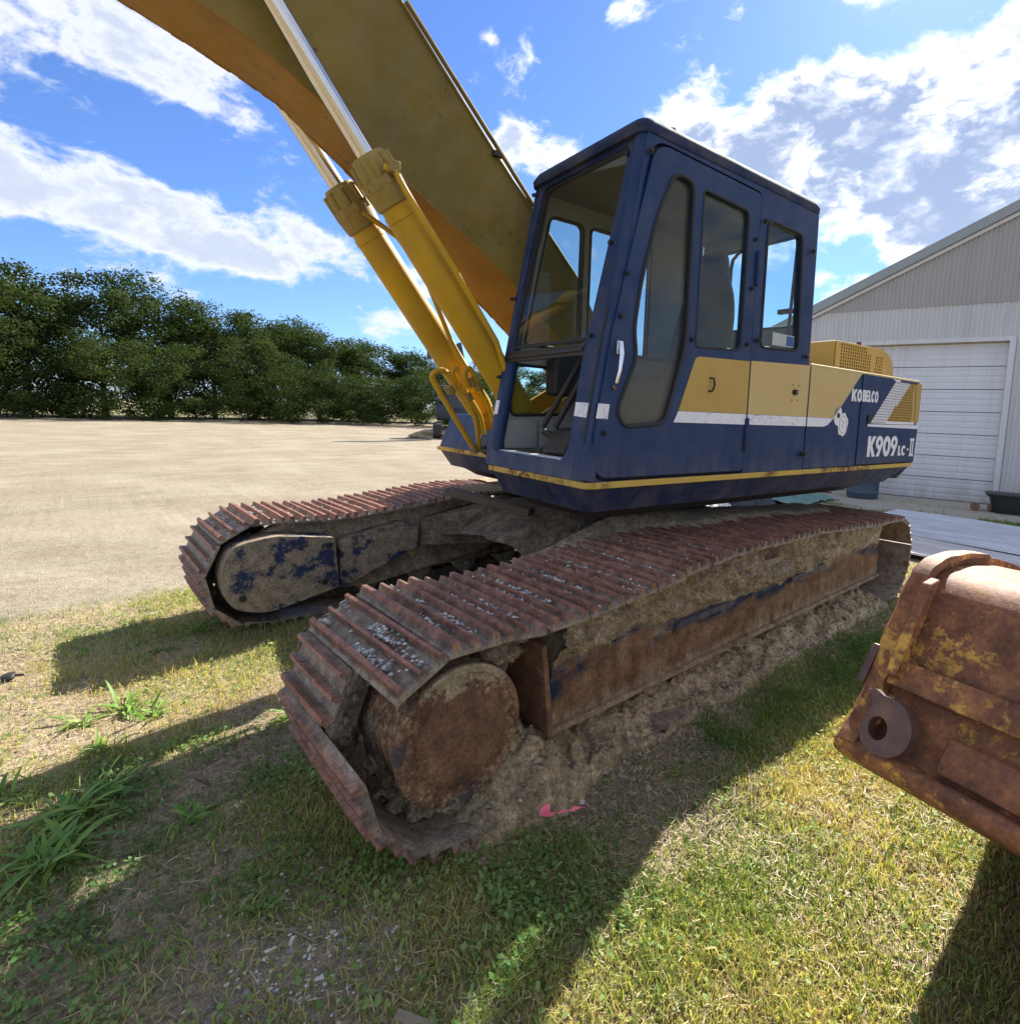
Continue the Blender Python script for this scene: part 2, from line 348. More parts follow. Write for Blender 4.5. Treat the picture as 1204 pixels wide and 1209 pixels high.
def f_cover(t):
    c = OC(t); n = t.noise(c, 5.5, 8, .62); n2 = t.noise(c, 24, 7, .7)
    a = t.mix(t.ramp(n, [(.515, 0.0), (.565, 1.0)]), (.26, .205, .14), (.012, .026, .075))
    a = t.mix(t.ramp(n2, [(.55, 0.0), (.62, .9)]), a, (.24, .18, .11))
    a = relief_tone(t, a, c, 70, .55, 1.4, 16)
    return pbsdf(t, a, .7, bump=t.m('ADD', n, n2), bs=.7, bd=.015)
M['cover'] = mat('mud_smeared_blue_cover', f_cover)
def f_disc(t):
    c = OC(t); n = t.noise(c, 7, 9, .7); n2 = t.noise(c, 40, 7, .75)
    s = t.n('ShaderNodeSeparateXYZ', {0: c})
    rad = t.m('POWER', t.m('ADD', t.m('POWER', t.m('SUBTRACT', s.outputs[0], 2.352), 2.0), t.m('POWER', t.m('SUBTRACT', s.outputs[2], .425), 2.0)), .5)
    a = t.ramp(n, [(.3, (.085, .040, .026)), (.45, (.15, .068, .036)), (.58, (.22, .105, .052)), (.7, (.27, .15, .08))])
    edge = t.sm(t.m('ADD', rad, t.m('MULTIPLY', t.m('SUBTRACT', n, .5), .22)), .15, .21)
    a = t.mix(t.m('MULTIPLY', edge, t.ramp(n2, [(.50, .0), (.58, 1.0)])), a, (.34, .22, .11))
    a = t.mix(t.m('MULTIPLY', edge, t.ramp(t.noise(c, 11, 5, .6), [(.56, 0.0), (.62, .8)])), a, (.035, .04, .055))
    top = t.m('MULTIPLY', t.sm(t.m('ADD', s.outputs[2], t.m('MULTIPLY', t.m('ADD', n, t.m('MULTIPLY', n2, .6)), .22)), .755, .765), .95)
    a = t.mix(top, a, (.36, .28, .17))
    a = relief_tone(t, a, c, 95, .5, 1.45, 22)
    return pbsdf(t, a, .72, bump=t.m('ADD', n2, n), bs=.8, bd=.014)
M['disc'] = mat('flaky_rusty_hub', f_disc)
def f_bucket(t):
    c = OC(t); n = t.noise(c, 3.0, 9, .70); n2 = t.noise(c, 26, 8, .75); n3 = t.noise(c, 9, 8, .7)
    a = t.ramp(n3, [(.28, (.095, .038, .022)), (.45, (.175, .068, .032)), (.6, (.28, .11, .042)), (.75, (.44, .19, .06))])
    y = t.ramp(t.m('ADD', t.m('MULTIPLY', n, .62), t.m('MULTIPLY', n2, .5)), [(.585, 0.0), (.615, 1.0)])
    xn = t.v('DOT_PRODUCT', t.v('SUBTRACT', c, (1.815, 2.55, 0)), (.19438, .98093, 0)); y = t.m('MULTIPLY', y, t.m('SUBTRACT', 1.0, t.m('MULTIPLY', t.sm(xn, .15, .50), .62)))
    a = t.mix(y, a, (.50, .26, .05))
    a = relief_tone(t, a, c, 75, .7, 1.25, 14)
    return pbsdf(t, a, t.m('ADD', .46, t.m('MULTIPLY', n2, .35)), .0, bump=t.m('ADD', n2, n3), bs=.35, bd=.008, spec=.35)
M['bucket'] = mat('rusted_bucket_steel', f_bucket)
def f_bucketdark(t):
    c = OC(t); n = t.noise(c, 12, 8, .7)
    return pbsdf(t, t.ramp(n, [(.3, (.06, .038, .032)), (.55, (.13, .066, .048)), (.75, (.24, .11, .055))]), .45, .2, bump=t.noise(c, 60, 6, .7), bs=.2, bd=.005)
M['bucketdark'] = mat('worn_dark_steel', f_bucketdark)
def glass(name, dust, tint=(.86, .93, .92), lowz=None):
    def fn(t):
        c = OC(t); n = t.noise(c, 5, 7, .65)
        z = t.n('ShaderNodeSeparateXYZ', {0: c}).outputs[2]
        fc = t.n('ShaderNodeLayerWeight', {'Blend': .5}).outputs['Facing']; fz = t.m('ADD', .020, t.m('MULTIPLY', t.m('POWER', fc, 5.0), .35))
        tr = t.n('ShaderNodeBsdfTransparent', {'Color': (*tint, 1)}).outputs[0]
        gl = t.n('ShaderNodeBsdfGlossy', {'Color': (1, 1, 1, 1), 'Roughness': .015}).outputs[0]
        a = t.n('ShaderNodeMixShader', {0: fz, 1: tr, 2: gl}).outputs[0]
        df = t.n('ShaderNodeBsdfDiffuse', {'Color': (.20, .18, .145, 1)}).outputs[0]
        f = t.m('MULTIPLY', t.ramp(n, [(.2, .55), (.8, 1.0)]), dust)
        f = t.m('ADD', f, t.m('MULTIPLY', t.ramp(t.noise(c, 90, 3, .6), [(.68, 0.0), (.74, 1.0)]), .25 if dust > .1 else .03))
        if lowz: f = t.m('ADD', f, t.m('MULTIPLY', t.m('SUBTRACT', 1.0, t.sm(t.m('ADD', z, t.m('MULTIPLY', n, .12)), lowz-.12, lowz+.16)), .36), clamp=True)
        return t.n('ShaderNodeMixShader', {0: f, 1: a, 2: df}).outputs[0]
    return mat(name, fn)
M['glass'] = glass('cab_glass', .025)
M['glass_dusty'] = glass('dusty_cab_glass', .10, tint=(.80, .82, .80), lowz=1.80)
M['glass_ws'] = glass('windshield_glass', .05, tint=(.86, .88, .83))

EXC = empty('excavator', (0, 0, 0), 0, 'large blue and yellow crawler excavator with rusty tracks parked on the grass', 'excavator')
YU = -0.087042        # the upper works are slewed a few degrees on the tracks
def fy(y): return lambda u, v, t: Vector((u, y+t, v))      # plate in the XZ plane, thickness along +y
# ------------------------------------------------------------------ tracks
PITCH = .2135
def track_path():
    # polygon of link joints; front wheel at x=2.365, rear idler at x=-2.03
    P = []
    rf = .338; cf = (2.352, .392); off = .047     # off: from joint line to grouser tip
    top = [(2.352, .778), (2.14, .762), (1.95, .748), (1.75, .753), (1.55, .772), (1.3, .790), (1.03, .818), (.78, .842), (.3, .838), (-.1, .835), (-.4, .832), (-.8, .80), (-1.45, .762), (-2.03, .745)]
    path = []
    cr = (-2.03, .36); rrad = .745-off-.36
    for a in np.linspace(math.pi, 0, 40): path.append((cf[0]+rf*math.sin(a), cf[1]+rf*math.cos(a)))      # bottom-front up to top
    path += [(x, z-off) for x, z in top[1:]]
    for a in np.linspace(0, math.pi, 40)[1:]: path.append((cr[0]-rrad*math.sin(a), cr[1]+rrad*math.cos(a)))
    path.append((2.352, cf[1]-rf))
    return path
def resample(path, step, start):
    pts = np.array(path); seg = np.diff(pts, axis=0); L = np.hypot(seg[:, 0], seg[:, 1]); cum = np.concatenate([[0], np.cumsum(L)]); tot = cum[-1]
    n = int(round(tot/step)); s = (start+np.arange(n)*tot/n) % tot
    return np.stack([np.interp(s, cum, pts[:, 0]), np.interp(s, cum, pts[:, 1])], 1), tot/n
path = track_path()
pts0 = np.array(path); L0 = math.pi*.338
joints, stp = resample(path, PITCH, L0-.07)     # a joint just ahead of the top of the front wheel
# shoe: local x along travel, y across, z outwards; grousers in z
def shoe_mesh(w0, w1, bent=0):
    prof = [(-.1045, -.022), (-.1035, -.012), (-.098, -.014), (-.091, .020), (-.077, .021), (-.068, -.014), (-.020, -.016), (-.010, .019), (.003, .019), (.010, -.016), (.054, -.016), (.063, .0245), (.083, .0235), (.091, -.012), (.1035, -.016), (.1025, -.028), (.06, -.027), (-.09, -.027)]
    b = MB(); N = 5; ys = np.linspace(w0, w1, N+1)
    vs = []; n = len(prof)
    for i, y in enumerate(ys):
        for (x, z) in prof:
            e = (i in (0, N)); dz = .0
            if e and z > .015: dz = -.004
            vs.append((x, y, z+dz + bent*(i/N)**2))
    fs = [(i*n+k, i*n+(k+1) % n, (i+1)*n+(k+1) % n, (i+1)*n+k) for i in range(N) for k in range(n)]
    tr = geometry.tessellate_polygon([[Vector((x, z, 0)) for x, z in prof]])
    for t in tr: fs.append(tuple(t)); fs.append(tuple(N*n+i for i in reversed(t)))
    b.add(vs, fs); return b.mesh('track_shoe', M['shoe'], 25)
full = shoe_mesh(-.374, .374); short = shoe_mesh(-.374, .06)
fullb = shoe_mesh(-.372, .372, .004)
lk = MB()
for s in (-1, 1):
    lk.box(-.115, .115, s*.075-.016, s*.075+.016, -.085, -.026); lk.cyl((-.1, s*.075-.028, -.058), (-.1, s*.075+.028, -.058), .034, 12)
lk.cyl((.105, -.11, -.058), (.105, .11, -.058), .022, 10)
for s in (-1, 1):
    for x in (-.035, .04): lk.cyl((x, s*.115, -.045), (x, s*.115, -.030), .012, 6)
link = lk.mesh('track_link', M['muddark'])
def crawler(yc, side):
    n = len(joints); out = []
    for i in range(n):
        a = Vector(joints[i]); b = Vector(joints[(i+1) % n]); mid = (a+b)/2; t = (b-a).normalized()   # travel from front-bottom up and back: t
        nrm = Vector((t.y, -t.x)) # outward
        if nrm.dot(mid-Vector((.15, .4))) < 0: nrm = -nrm
        X = Vector((t.x, 0, t.y)); Z = Vector((nrm.x, 0, nrm.y)); Y = Z.cross(X)
        jit = rng.normal(0, 1, 3); fr = 2.6 if mid.x > 2.0 else 1.0
        me = full if rng.random() < .7 else fullb
        if side > 0 and .30 < mid.y < .66 and mid.x > 2.5 and mid.y > .44: me = short
        flip = Y.y < 0
        Mx = Matrix(((X.x, Y.x, Z.x, mid.x), (X.y, Y.y, Z.y, yc), (X.z, Y.z, Z.z, mid.y), (0, 0, 0, 1)))
        if flip: Mx = Mx @ Matrix.Rotation(math.pi, 4, 'Z')
        o = mesh_obj('track_shoe', me, EXC); 
        o.matrix_local = Mx @ Matrix.Translation((0, jit[0]*.003, .020+.0018*jit[1])) @ Matrix.Rotation(jit[2]*.007, 4, 'Z') @ Matrix.Rotation(jit[1]*.010*fr, 4, 'Y')
        l = mesh_obj('track_link', link, o)
        out.append((o, mid, t, nrm))
    return out
near = crawler(1.2137, 1); far = crawler(-1.2137, -1)
# small stones lying in the troughs between the grousers
def stones_on(tr, yc, cnt, seed):
    g = np.random.default_rng(seed); b = MB()
    ico = [(0, 0, 1), (.9, 0, .2), (.28, .85, .2), (-.73, .53, .2), (-.73, -.53, .2), (.28, -.85, .2)]
    cand = [(m, t, n) for o, m, t, n in tr if n.y > .55 and m.x > -.6]
    for k in range(cnt):
        m, t, n = cand[int(g.integers(len(cand)))]
        xs = float(g.choice([-.044, .034]) + g.normal(0, .014)); y = yc + float(np.clip(g.normal(-.02, .16), -.35, .35))
        if vn(m.x*9+xs*30, y*9) < .45: continue
        s = float(g.uniform(.004, .013)); p = m+t*xs+n*(.010+s*.35+.010*g.random())
        a = g.uniform(0, 6.28); ca, sa = math.cos(a), math.sin(a); sq = g.uniform(.5, 1)
        b.mi = int(g.integers(3))
        b.add([(p.x+(v[0]*ca-v[1]*sa)*s, y+(v[0]*sa+v[1]*ca)*s*sq, p.y+v[2]*s*.8) for v in ico], [(0, i, i % 5+1) for i in range(1, 6)])
    return b
M['stone1'] = simple('pale_gravel', (.50, .49, .46), .8, rand=True); M['stone2'] = simple('grey_gravel', (.26, .27, .27), .8); M['stone3'] = simple('rust_flakes', (.17, .09, .065), .8)
SM = [M['stone1'], M['stone2'], M['stone3']]
tag(stones_on(near, 1.2137, 11000, 3).build('gravel', SM, EXC, smooth=0), kind='stuff')
tag(stones_on(far, -1.2137, 2500, 4).build('gravel', SM, EXC, smooth=0), kind='stuff')
# dirt heaped on the track under the house
def dirt_sheet(name, xs, ys, zf, m, parent=EXC, kind=None):
    X, Y = np.meshgrid(xs, ys, indexing='ij'); Z = zf(X, Y); nx, ny = X.shape
    b = MB(); b.v = [tuple(p) for p in np.stack([X.ravel(), Y.ravel(), Z.ravel()], 1)]
    b.f = [(i*ny+j, (i+1)*ny+j, (i+1)*ny+j+1, i*ny+j+1) for i in range(nx-1) for j in range(ny-1)]; b.m = [0]*len(b.f)
    o = b.build(name, m, parent, smooth=60)
    if kind: tag(o, kind=kind)
    return o
tipx = [2.6, 2.352, 1.95, 1.55, 1.3, 1.03, .78, .3, -.1, -.4, -.8, -1.45, -2.03, -2.3]; tipz = [.68, .778, .748, .772, .79, .818, .842, .838, .835, .832, .80, .762, .745, .70]
def topz(x): return np.interp(-np.asarray(x), [-a for a in tipx], tipz)
def heap(X, Y):
    edge = .90 + .33*sstep(-X, -1.4, -.2) + .12*(fbm(X*3, Y*3)-.5)*2
    h = .035*(1-sstep(Y, edge-.22, edge+.02)) * sstep(-X, -1.55, -1.0) * (1-sstep(-X, 1.6, 2.1))
    return topz(X) - .035 + h*1.35 + .012*(fbm(X*14, Y*14, 2)-.5) + .05*np.exp(-((X-.6)/.5)**2-((Y-.8)/.14)**2)
dirt_sheet('packed_dirt', np.linspace(1.6, -2.15, 190), np.linspace(.80, 1.45, 40), heap, M['mud'], kind='stuff')
def heapf(X, Y): return topz(X)-.03+.035*sstep(-X, -1.6, -1.0)+.02*(fbm(X*9, Y*9, 5)-.5)
dirt_sheet('packed_dirt', np.linspace(.35, -2.1, 90), np.linspace(-.82, -1.5, 26), heapf, M['mud'], kind='stuff')

# ---- near side frame
def side_frame(s):
    o = []
    b = MB(); prof = fillet([(1.90, .19), (1.83, .60), (1.4, .66), (-1.7, .62), (-1.93, .55), (-1.93, .20), (-.9, .215)], .03, 3)
    y0, y1 = (1.00, 1.452) if s > 0 else (-1.452, -1.00)
    b.prism(prof, fy(0), y0, y1); b.build('crawler_frame', M['frame'], EXC, bevel=.012)
side_frame(1); side_frame(-1)
b = MB(); b.box(-1.93, 1.915, 1.40, 1.478, .190, .215); b.build('frame_lip', M['frame'], EXC, bevel=.004)
b = MB(); b.prism([(1.905, .185), (1.955, .60), (1.93, .605), (1.875, .20)], fy(0), 1.25, 1.50); b.prism([(2.02, .19), (2.03, .56), (1.955, .60), (1.905, .185)], fy(0), 1.16, 1.24)
b.build('rock_guard', M['rust'], EXC, bevel=.005)
# slots and weld steps on the frame face
b = MB(); b.prism(fillet([(-.20, .455), (-.72, .468), (-.72, .50), (-.22, .49)], .02), fy(1.452), .0, .035); b.build('step_bar', M['blue_dirty'], EXC, bevel=.006); b = MB(); b.prism(fillet([(1.05, .44), (.50, .455), (.50, .485), (1.02, .475)], .02), fy(1.452), .0, .03); b.build('step_bar', M['blue_dirty'], EXC, bevel=.006)
# mud apron between frame and shoes
def apron():
    xs = np.linspace(1.86, -1.9, 560); ss = np.linspace(0, 1, 60); X, S = np.meshgrid(xs, ss, indexing='ij')
    zt_ = topz(X)-.055; zb_ = .46+.10*(fbm(X*1.7, 0*X, 3)-.5)*2+.06*(fbm(X*9, 0*X, 5)-.5)
    Z = zb_+(zt_-zb_)*S
    edge = np.sin(np.pi*np.clip(S, 0, 1)); hole = np.exp(-((X-.04)/.13)**4-((Z-.72)/.12)**4)
    tk = sstep(X, -1.5, -.4)*.8+.2
    D = 1.440+sstep(S, 0, .25)*.012+edge*tk*(.03+.10*(fbm(X*4, Z*5, 1)-.38))+.05*S*S*(fbm(X*8, Z*3, 9))-.20*hole
    lump = fbm(X*13, Z*13, 7, 4)-.48; D = D+(.12*lump+.12*np.maximum(0, fbm(X*26, Z*26, 3, 3)-.52))*sstep(S, .02, .35)*tk
    D = D - .012*(1-sstep(S, 0, .12))
    b = MB(); nx, ny = X.shape; b.v = [tuple(p) for p in np.stack([X.ravel(), D.ravel(), Z.ravel()], 1)]
    b.f = [(i*ny+j, (i+1)*ny+j, (i+1)*ny+j+1, i*ny+j+1) for i in range(nx-1) for j in range(ny-1)]; b.m = [0]*len(b.f)
    tag(b.build('caked_mud', M['mud'], EXC, smooth=60), kind='stuff')
apron()
# rollers
for s in (1, -1):
    for x in np.linspace(-1.6, 1.55, 8):
        b = MB(); b.lathe((x, s*1.08, .155), (0, s, 0), [(0, .07), (.02, .105), (.09, .105), (.10, .075), (.24, .075), (.25, .105), (.32, .105), (.34, .06)], 18); b.build('track_roller', M['mud'], EXC)
    for x in (.07, -1.1):
        b = MB(); b.lathe((x, s*1.1, .665), (0, s, 0), [(0, .05), (.03, .062), (.30, .062), (.325, .045), (.345, .045), (.35, .018)], 18); b.build('carrier_roller', M['rust'], EXC)
    # sprocket with teeth, idler
    b = MB(); pts = []
    for k in range(20):
        a = 2*math.pi*(k+.5)/20; r = .30 if k % 2 else .245; pts += [(2.352+r*math.cos(a-.08), .392+r*math.sin(a-.08)), (2.352+r*math.cos(a+.08), .392+r*math.sin(a+.08))]
    b.prism(pts, fy(0), s*1.2137-.03, s*1.2137+.03); b.lathe((2.352, s*1.0, .40), (0, s, 0), [(0, .2), (.12, .225), (.36, .225), (.38, .2)], 28); b.build('sprocket', M['muddark'], EXC)
    b = MB(); b.lathe((-2.03, s*1.2137-.09, .36), (0, 1, 0), [(0, .2), (.02, .25), (.05, .25), (.06, .275), (.12, .275), (.13, .25), (.16, .25), (.18, .2)], 28); b.build('idler', M['muddark'], EXC)
# round final drive housing on the near track
H = V(2.352, 0, .425)
b = MB(); b.lathe(H+V(0, 1.18, 0), (0, 1, 0), [(0, .205), (.05, .215), (.30, .222), (.362, .236), (.368, .240), (.384, .240), (.388, .232), (.386, .214), (.379, .206), (.379, .172), (.384, .166), (.384, .10)], 56); hub = b.build('final_drive_hub', M['disc'], EXC, bevel=.002)
for k in range(11):
    a = 2*math.pi*k/9+.3; p = H+V(math.cos(a)*.205, 1.567, math.sin(a)*.205); rr_ = .010
    if k > 8: p = H+V(-.08-.01*(k-9), 1.566, (-.045, .13)[k-9]); rr_ = .016
    b = MB(); b.cyl(p, p+V(0, .008, 0), rr_, 6); b.build('hub_bolt', M['disc'], hub)
b = MB(); b.lathe(H+V(0, 1.566, 0), (0, 1, 0), [(0, .17), (.002, .168), (.003, .16)], 48); b.build('hub_plate', M['disc'], hub)
# mud packed around the hub and inside the front of the track
def blob(name, c, r, m, amp=.3, seed=0, res=3, parent=EXC, kind='stuff', fq=5):
    bm = bmesh.new(); bmesh.ops.create_icosphere(bm, subdivisions=res, radius=1)
    for v in bm.verts:
        p = v.co.copy(); k = 1+amp*(mnoise.fractal(p*fq*.35+Vector((seed*3.1, seed, 0)), 1, 2, 5))
        v.co = Vector((p.x*r[0]*k+c[0], p.y*r[1]*k+c[1], p.z*r[2]*k+c[2]))
    me = bpy.data.meshes.new(name); bm.to_mesh(me); bm.free(); me.materials.append(m); me.shade_smooth()
    o = mesh_obj(name, me, parent)
    if kind: tag(o, kind=kind)
    return o
for i, (c, r, m) in enumerate([((2.36, 1.02, .40), (.20, .09, .21), 'muddark'), ((2.05, 1.28, .58), (.16, .13, .08), 'mud'), ((2.06, 1.22, .38), (.10, .16, .24), 'mud'), ((2.35, 1.16, .39), (.235, .06, .235), 'mud'), ((2.30, 1.30, .12), (.22, .16, .10), 'mud'), ((2.46, 1.22, .30), (.13, .12, .13), 'mud'), ((2.36, -1.06, .40), (.21, .12, .22), 'muddark')]):
    blob('packed_dirt', c, r, M[m], .40, i, 5, fq=8)
# far track: motor cover facing the middle
cov = [(2.627, .417, .14), (2.56, .62, .16), (2.30, .655, .06), (1.93, .60, .02), (1.90, .245, .02), (2.36, .150, .16), (2.57, .22, .14)]
b = MB(); b.prism(fillet(cov, .1, 6), fy(0), -.95, -.755); cv = b.build('travel_motor_cover', M['cover'], EXC, bevel=.02)
b = MB(); b.prism(fillet([(1.88, .555), (1.40, .640), (1.28, .60), (1.285, .44), (1.88, .215)], .035), fy(0), -.95, -.79); b.build('travel_motor_cover', M['cover'], EXC, bevel=.015)
for x, z in ((2.5, .28), (2.0, .30), (1.97, .55)): b = MB(); b.cyl((x, -.76, z), (x, -.742, z), .022, 6); b.build('cover_bolt', M['darksteel'], cv)
b = MB(); b.prism(fillet([(2.42, .60), (2.25, .70), (1.95, .69), (1.5, .715), (.95, .78), (.5, .78), (.5, .3), (1.6, .16), (2.0, .2), (2.3, .3)], .05), fy(0), -1.0, -.93); b.build('frame_web', M['mud'], EXC, bevel=.02)
b = MB(); b.tube([(2.1+.2*math.cos(a), -.86, .40+.2*math.sin(a)) for a in np.linspace(-1, 4, 20)], .012, 6)
# car body between the tracks
b = MB()
for sx in (-1, 1):
    for sy in (-1, 1):
        n = 10; vs = []
        for i in range(n+1):
            t = i/n; x = sx*(.25+.85*t); y = sy*(.30+.72*t); h = .33-.11*t; zt_ = .80-.16*t**1.6; hw = .30-.05*t
            nx_, ny_ = -sy*.65*sx, .76
            px, py = (-(sy*.72), sx*.85); l = math.hypot(px, py); px, py = px/l*hw, py/l*hw
            vs += [(x-px, y-py, zt_-h), (x+px, y+py, zt_-h), (x+px*.8, y+py*.8, zt_), (x-px*.8, y-py*.8, zt_)]
        b.add(vs, [(i*4+k, i*4+(k+1) % 4, i*4+4+(k+1) % 4, i*4+4+k) for i in range(n) for k in range(4)]+[(0, 1, 2, 3), (n*4+3, n*4+2, n*4+1, n*4)])
b.lathe((0, 0, .42), (0, 0, 1), [(0, .62), (.38, .66), (.42, .62)], 32)
b.build('car_body', M['muddark'], EXC, bevel=.02)
b = MB(); b.lathe((0, 0, .83), (0, 0, 1), [(0, .66), (.08, .66), (.085, .62), (.12, .62), (.122, .68), (.2, .68)], 40); b.build('swing_ring', M['darksteel'], EXC)
def cbd(X, Y): return .80+.05*(fbm(X*5, Y*5, 3)-.4)-.25*sstep(np.hypot(X*.8, Y), .55, 1.15)
dirt_sheet('packed_dirt', np.linspace(1.15, -1.0, 60), np.linspace(-.95, .84, 60), cbd, M['muddark'], kind='stuff')

# ------------------------------------------------------------------ upper works (all in the slewed frame)
YL = 1.32
U = dict(parent=EXC, frame=YU)
def loft(b, rings):
    n = len(rings[0]); base = len(b.v); vs = [p for r in rings for p in r]
    fs = [(i*n+k, i*n+(k+1) % n, (i+1)*n+(k+1) % n, (i+1)*n+k) for i in range(len(rings)-1) for k in range(n)]
    for ri in (0, len(rings)-1):
        tr = geometry.tessellate_polygon([[Vector((p[0], p[1], 0)) for p in rings[ri]]])
        for t in tr: fs.append(tuple(ri*n+i for i in t))
    b.add(vs, fs)
def outline(ins=0, xr=-2.66, front=0):      # plan of the house: cab bay stands forward on the left
    return fillet([(1.335-ins-front, YL-ins), (1.335-ins-front, .37+ins*.3), (.85-ins, .30), (.85-ins, -.30), (.92-ins, -.36), (.92-ins, -1.28+ins), (xr+.25+ins, -1.28+ins), (xr+ins, -1.0), (xr+ins, 1.02), (xr+.22+ins, YL-ins)], .04, 3)
b = MB(); loft(b, [[(x, y, 1.012) for x, y in outline(.085, -2.45)], [(x, y, 1.147) for x, y in outline(.012)]]); b.build('house_skirt', M['blue_dirty'], bevel=.008, **U)
b = MB(); loft(b, [[(x, y, 1.147) for x, y in outline(-.010)], [(x, y, 1.180) for x, y in outline(-.010)]]); b.build('belt_moulding', M['stripe'], bevel=.01, **U)
b = MB(); loft(b, [[(x, y, .94) for x, y in outline(.25, -2.2)], [(x, y, 1.012) for x, y in outline(.14, -2.4)]]); b.build('deck_underframe', M['darksteel'], **U)
b = MB()   # louvre slots on the front of the skirt and the tag on its side
fx = lambda z: 1.335-.012-(1.147-z)*.54
for k in range(3):
    z = 1.062+k*.022; b.box(fx(z)+.001, fx(z)+.007, .83, .97, z, z+.008)
b.build('louvre', M['darkgap'], **U)
# -- cab side frame with door opening and rear window
door = [(1.297, 1.20, .11), (1.312, 1.39), (1.225, 1.90), (1.078, 2.48), (.985, 2.838, .10), (.10, 2.822, .03), (.103, 1.20, .02)]
def grow(poly, g):
    c = [p for p in poly]; cx = sum(p[0] for p in c)/len(c); cy = sum(p[1] for p in c)/len(c); out = []
    n = len(c)
    for i in range(n):
        p = Vector(c[i][:2]); a = Vector(c[i-1][:2]); q = Vector(c[(i+1) % n][:2])
        e1 = (p-a).normalized(); e2 = (q-p).normalized(); n1_ = Vector((e1.y, -e1.x)); n2_ = Vector((e2.y, -e2.x)); m = (n1_+n2_); m = m/max(.3, m.length)*2/max(1.0, m.length)
        mm = (n1_+n2_).normalized(); k = g/max(.35, mm.dot(n1_))
        out.append((p.x+mm.x*k, p.y+mm.y*k)+tuple(c[i][2:]))
    area = sum(c[i][0]*c[(i+1) % n][1]-c[(i+1) % n][0]*c[i][1] for i in range(n))
    if area < 0: return grow(poly[::-1], g)[::-1]
    return out
side_out = [(1.335, 1.182, .03), (1.035, 2.90, .05), (-.565, 2.88, .04), (-.605, 1.182, .01)]
rearwin = [(-.005, 1.955, .05), (.0, 2.705, .05), (-.385, 2.70, .05), (-.435, 1.975, .05)]
b = MB(); b.plate(fillet(side_out, .02), [fillet(grow(door, .017), .012), fillet(rearwin, .05, 5)], fy(YL), -.045, 0); b.build('cab_side_frame', M['blue'], bevel=.006, **U)
b = MB(); b.plate(fillet(grow(door, .02), .02), [fillet(grow(door, -.03), .02)], fy(YL-.045), -.004, .012); b.build('door_jamb', M['rubber'], **U)
glA = [(.845, 2.735, .06), (.695, 2.725, .06), (.692, 1.90, .1), (.83, 1.475, .06), (1.12, 1.452, .07), (1.175, 1.53, .07), (1.055, 1.80, .12), (1.082, 1.93, .12), (1.05, 2.17, .1), (.955, 2.515, .1)]
glB = [(.615, 2.715, .03), (.205, 2.70, .05), (.203, 1.915, .05), (.612, 1.895, .03)]
b = MB(); b.plate(fillet(door, .03, 6), [fillet(glA, .05, 6), fillet(glB, .04, 5)], fy(YL+.010), -.035, 0); DOOR = b.build('cab_door', M['blue'], bevel=.006, **U)
def seal(poly, y, r, parent, name='window_seal'):
    p = fillet(poly, .05, 6); b = MB(); b.tube([(x, y, z) for x, z in p], r, 8, closed=True); return b.build(name, M['rubber'], parent, smooth=60)
seal(glA, YL+.010, .011, DOOR); seal(glB, YL+.008, .007, DOOR)
b = MB(); b.prism(fillet(glA, .05, 6), fy(YL), -.012, -.007); b.build('door_glass', M['glass_dusty'], DOOR)
b = MB(); b.prism(fillet(glB, .04, 5), fy(YL), -.012, -.007); b.build('door_glass', M['glass'], DOOR)
b = MB(); b.box(.70, 1.05, YL-.03, YL-.02, 1.795, 1.815); b.build('window_rail', M['rubber'], DOOR)
b = MB(); b.prism(fillet(rearwin, .05, 5), fy(YL), -.02, -.015); RG = b.build('side_window', M['glass'], **U)
SIDEF = RG
p = fillet(rearwin, .05, 6); b = MB(); b.tube([(x, YL, z) for x, z in p], .009, 8, closed=True); b.build('window_seal', M['rubber'], RG, smooth=60)
# sticker in the rear side window, with faded print
b = MB(); b.prism([(-.15, 1.985), (-.40, 1.99), (-.40, 2.065), (-.15, 2.065)], fy(YL), -.014, -.0125); stk = b.build('sticker', simple('faded_sticker', (.40, .43, .43), .6), RG)
b = MB(); b.prism([(-.31, 1.995), (-.395, 1.997), (-.395, 2.058), (-.31, 2.057)], fy(YL), -.0122, -.0116); b.build('sticker', simple('blue_sticker_print', (.04, .09, .25), .6), RG)
# bolts, hinges, latches
def knob(parent, x, z, r=.0105, l=.018, y=YL+.012, name='rubber_stop'):
    b = MB(); b.cyl((x, y, z), (x, y+l*.5, z), r*1.25, 8); b.cyl((x, y+l*.5, z), (x, y+l, z), r*.7, 8); b.build(name, M['rubber'], parent)
for x, z in ((1.145, 2.19), (1.175, 1.985), (1.25, 1.42), (.135, 2.56), (.14, 2.28), (.15, 1.955), (.65, 1.93)): knob(DOOR, x, z)
for x, z in ((.052, 2.68), (.045, 1.99), (-.50, 2.62), (-.52, 1.945), (1.03, 2.78)): knob(None and DOOR or SIDEF, x, z, .013, .018)
b = MB(); b.box(1.172, 1.20, YL+.010, YL+.026, 1.80, 1.865); b.tube([(1.186, YL+.030, 1.86), (1.188, YL+.046, 1.80), (1.197, YL+.046, 1.72), (1.206, YL+.034, 1.66)], [.014, .013, .010, .009], 10); b.build('door_handle', M['handle'], DOOR, bevel=.003)
b = MB(); b.cyl((1.2, YL+.012, 1.64), (1.2, YL+.02, 1.64), .012, 8); b.build('lock', M['rust'], DOOR)
for z in (2.4, 1.42): b = MB(); b.box(.085, .115, YL+.004, YL+.024, z-.10, z+.10); b.cyl((.10, YL+.02, z-.10), (.10, YL+.02, z+.10), .011, 8); b.build('hinge', M['blue'], DOOR, bevel=.003)
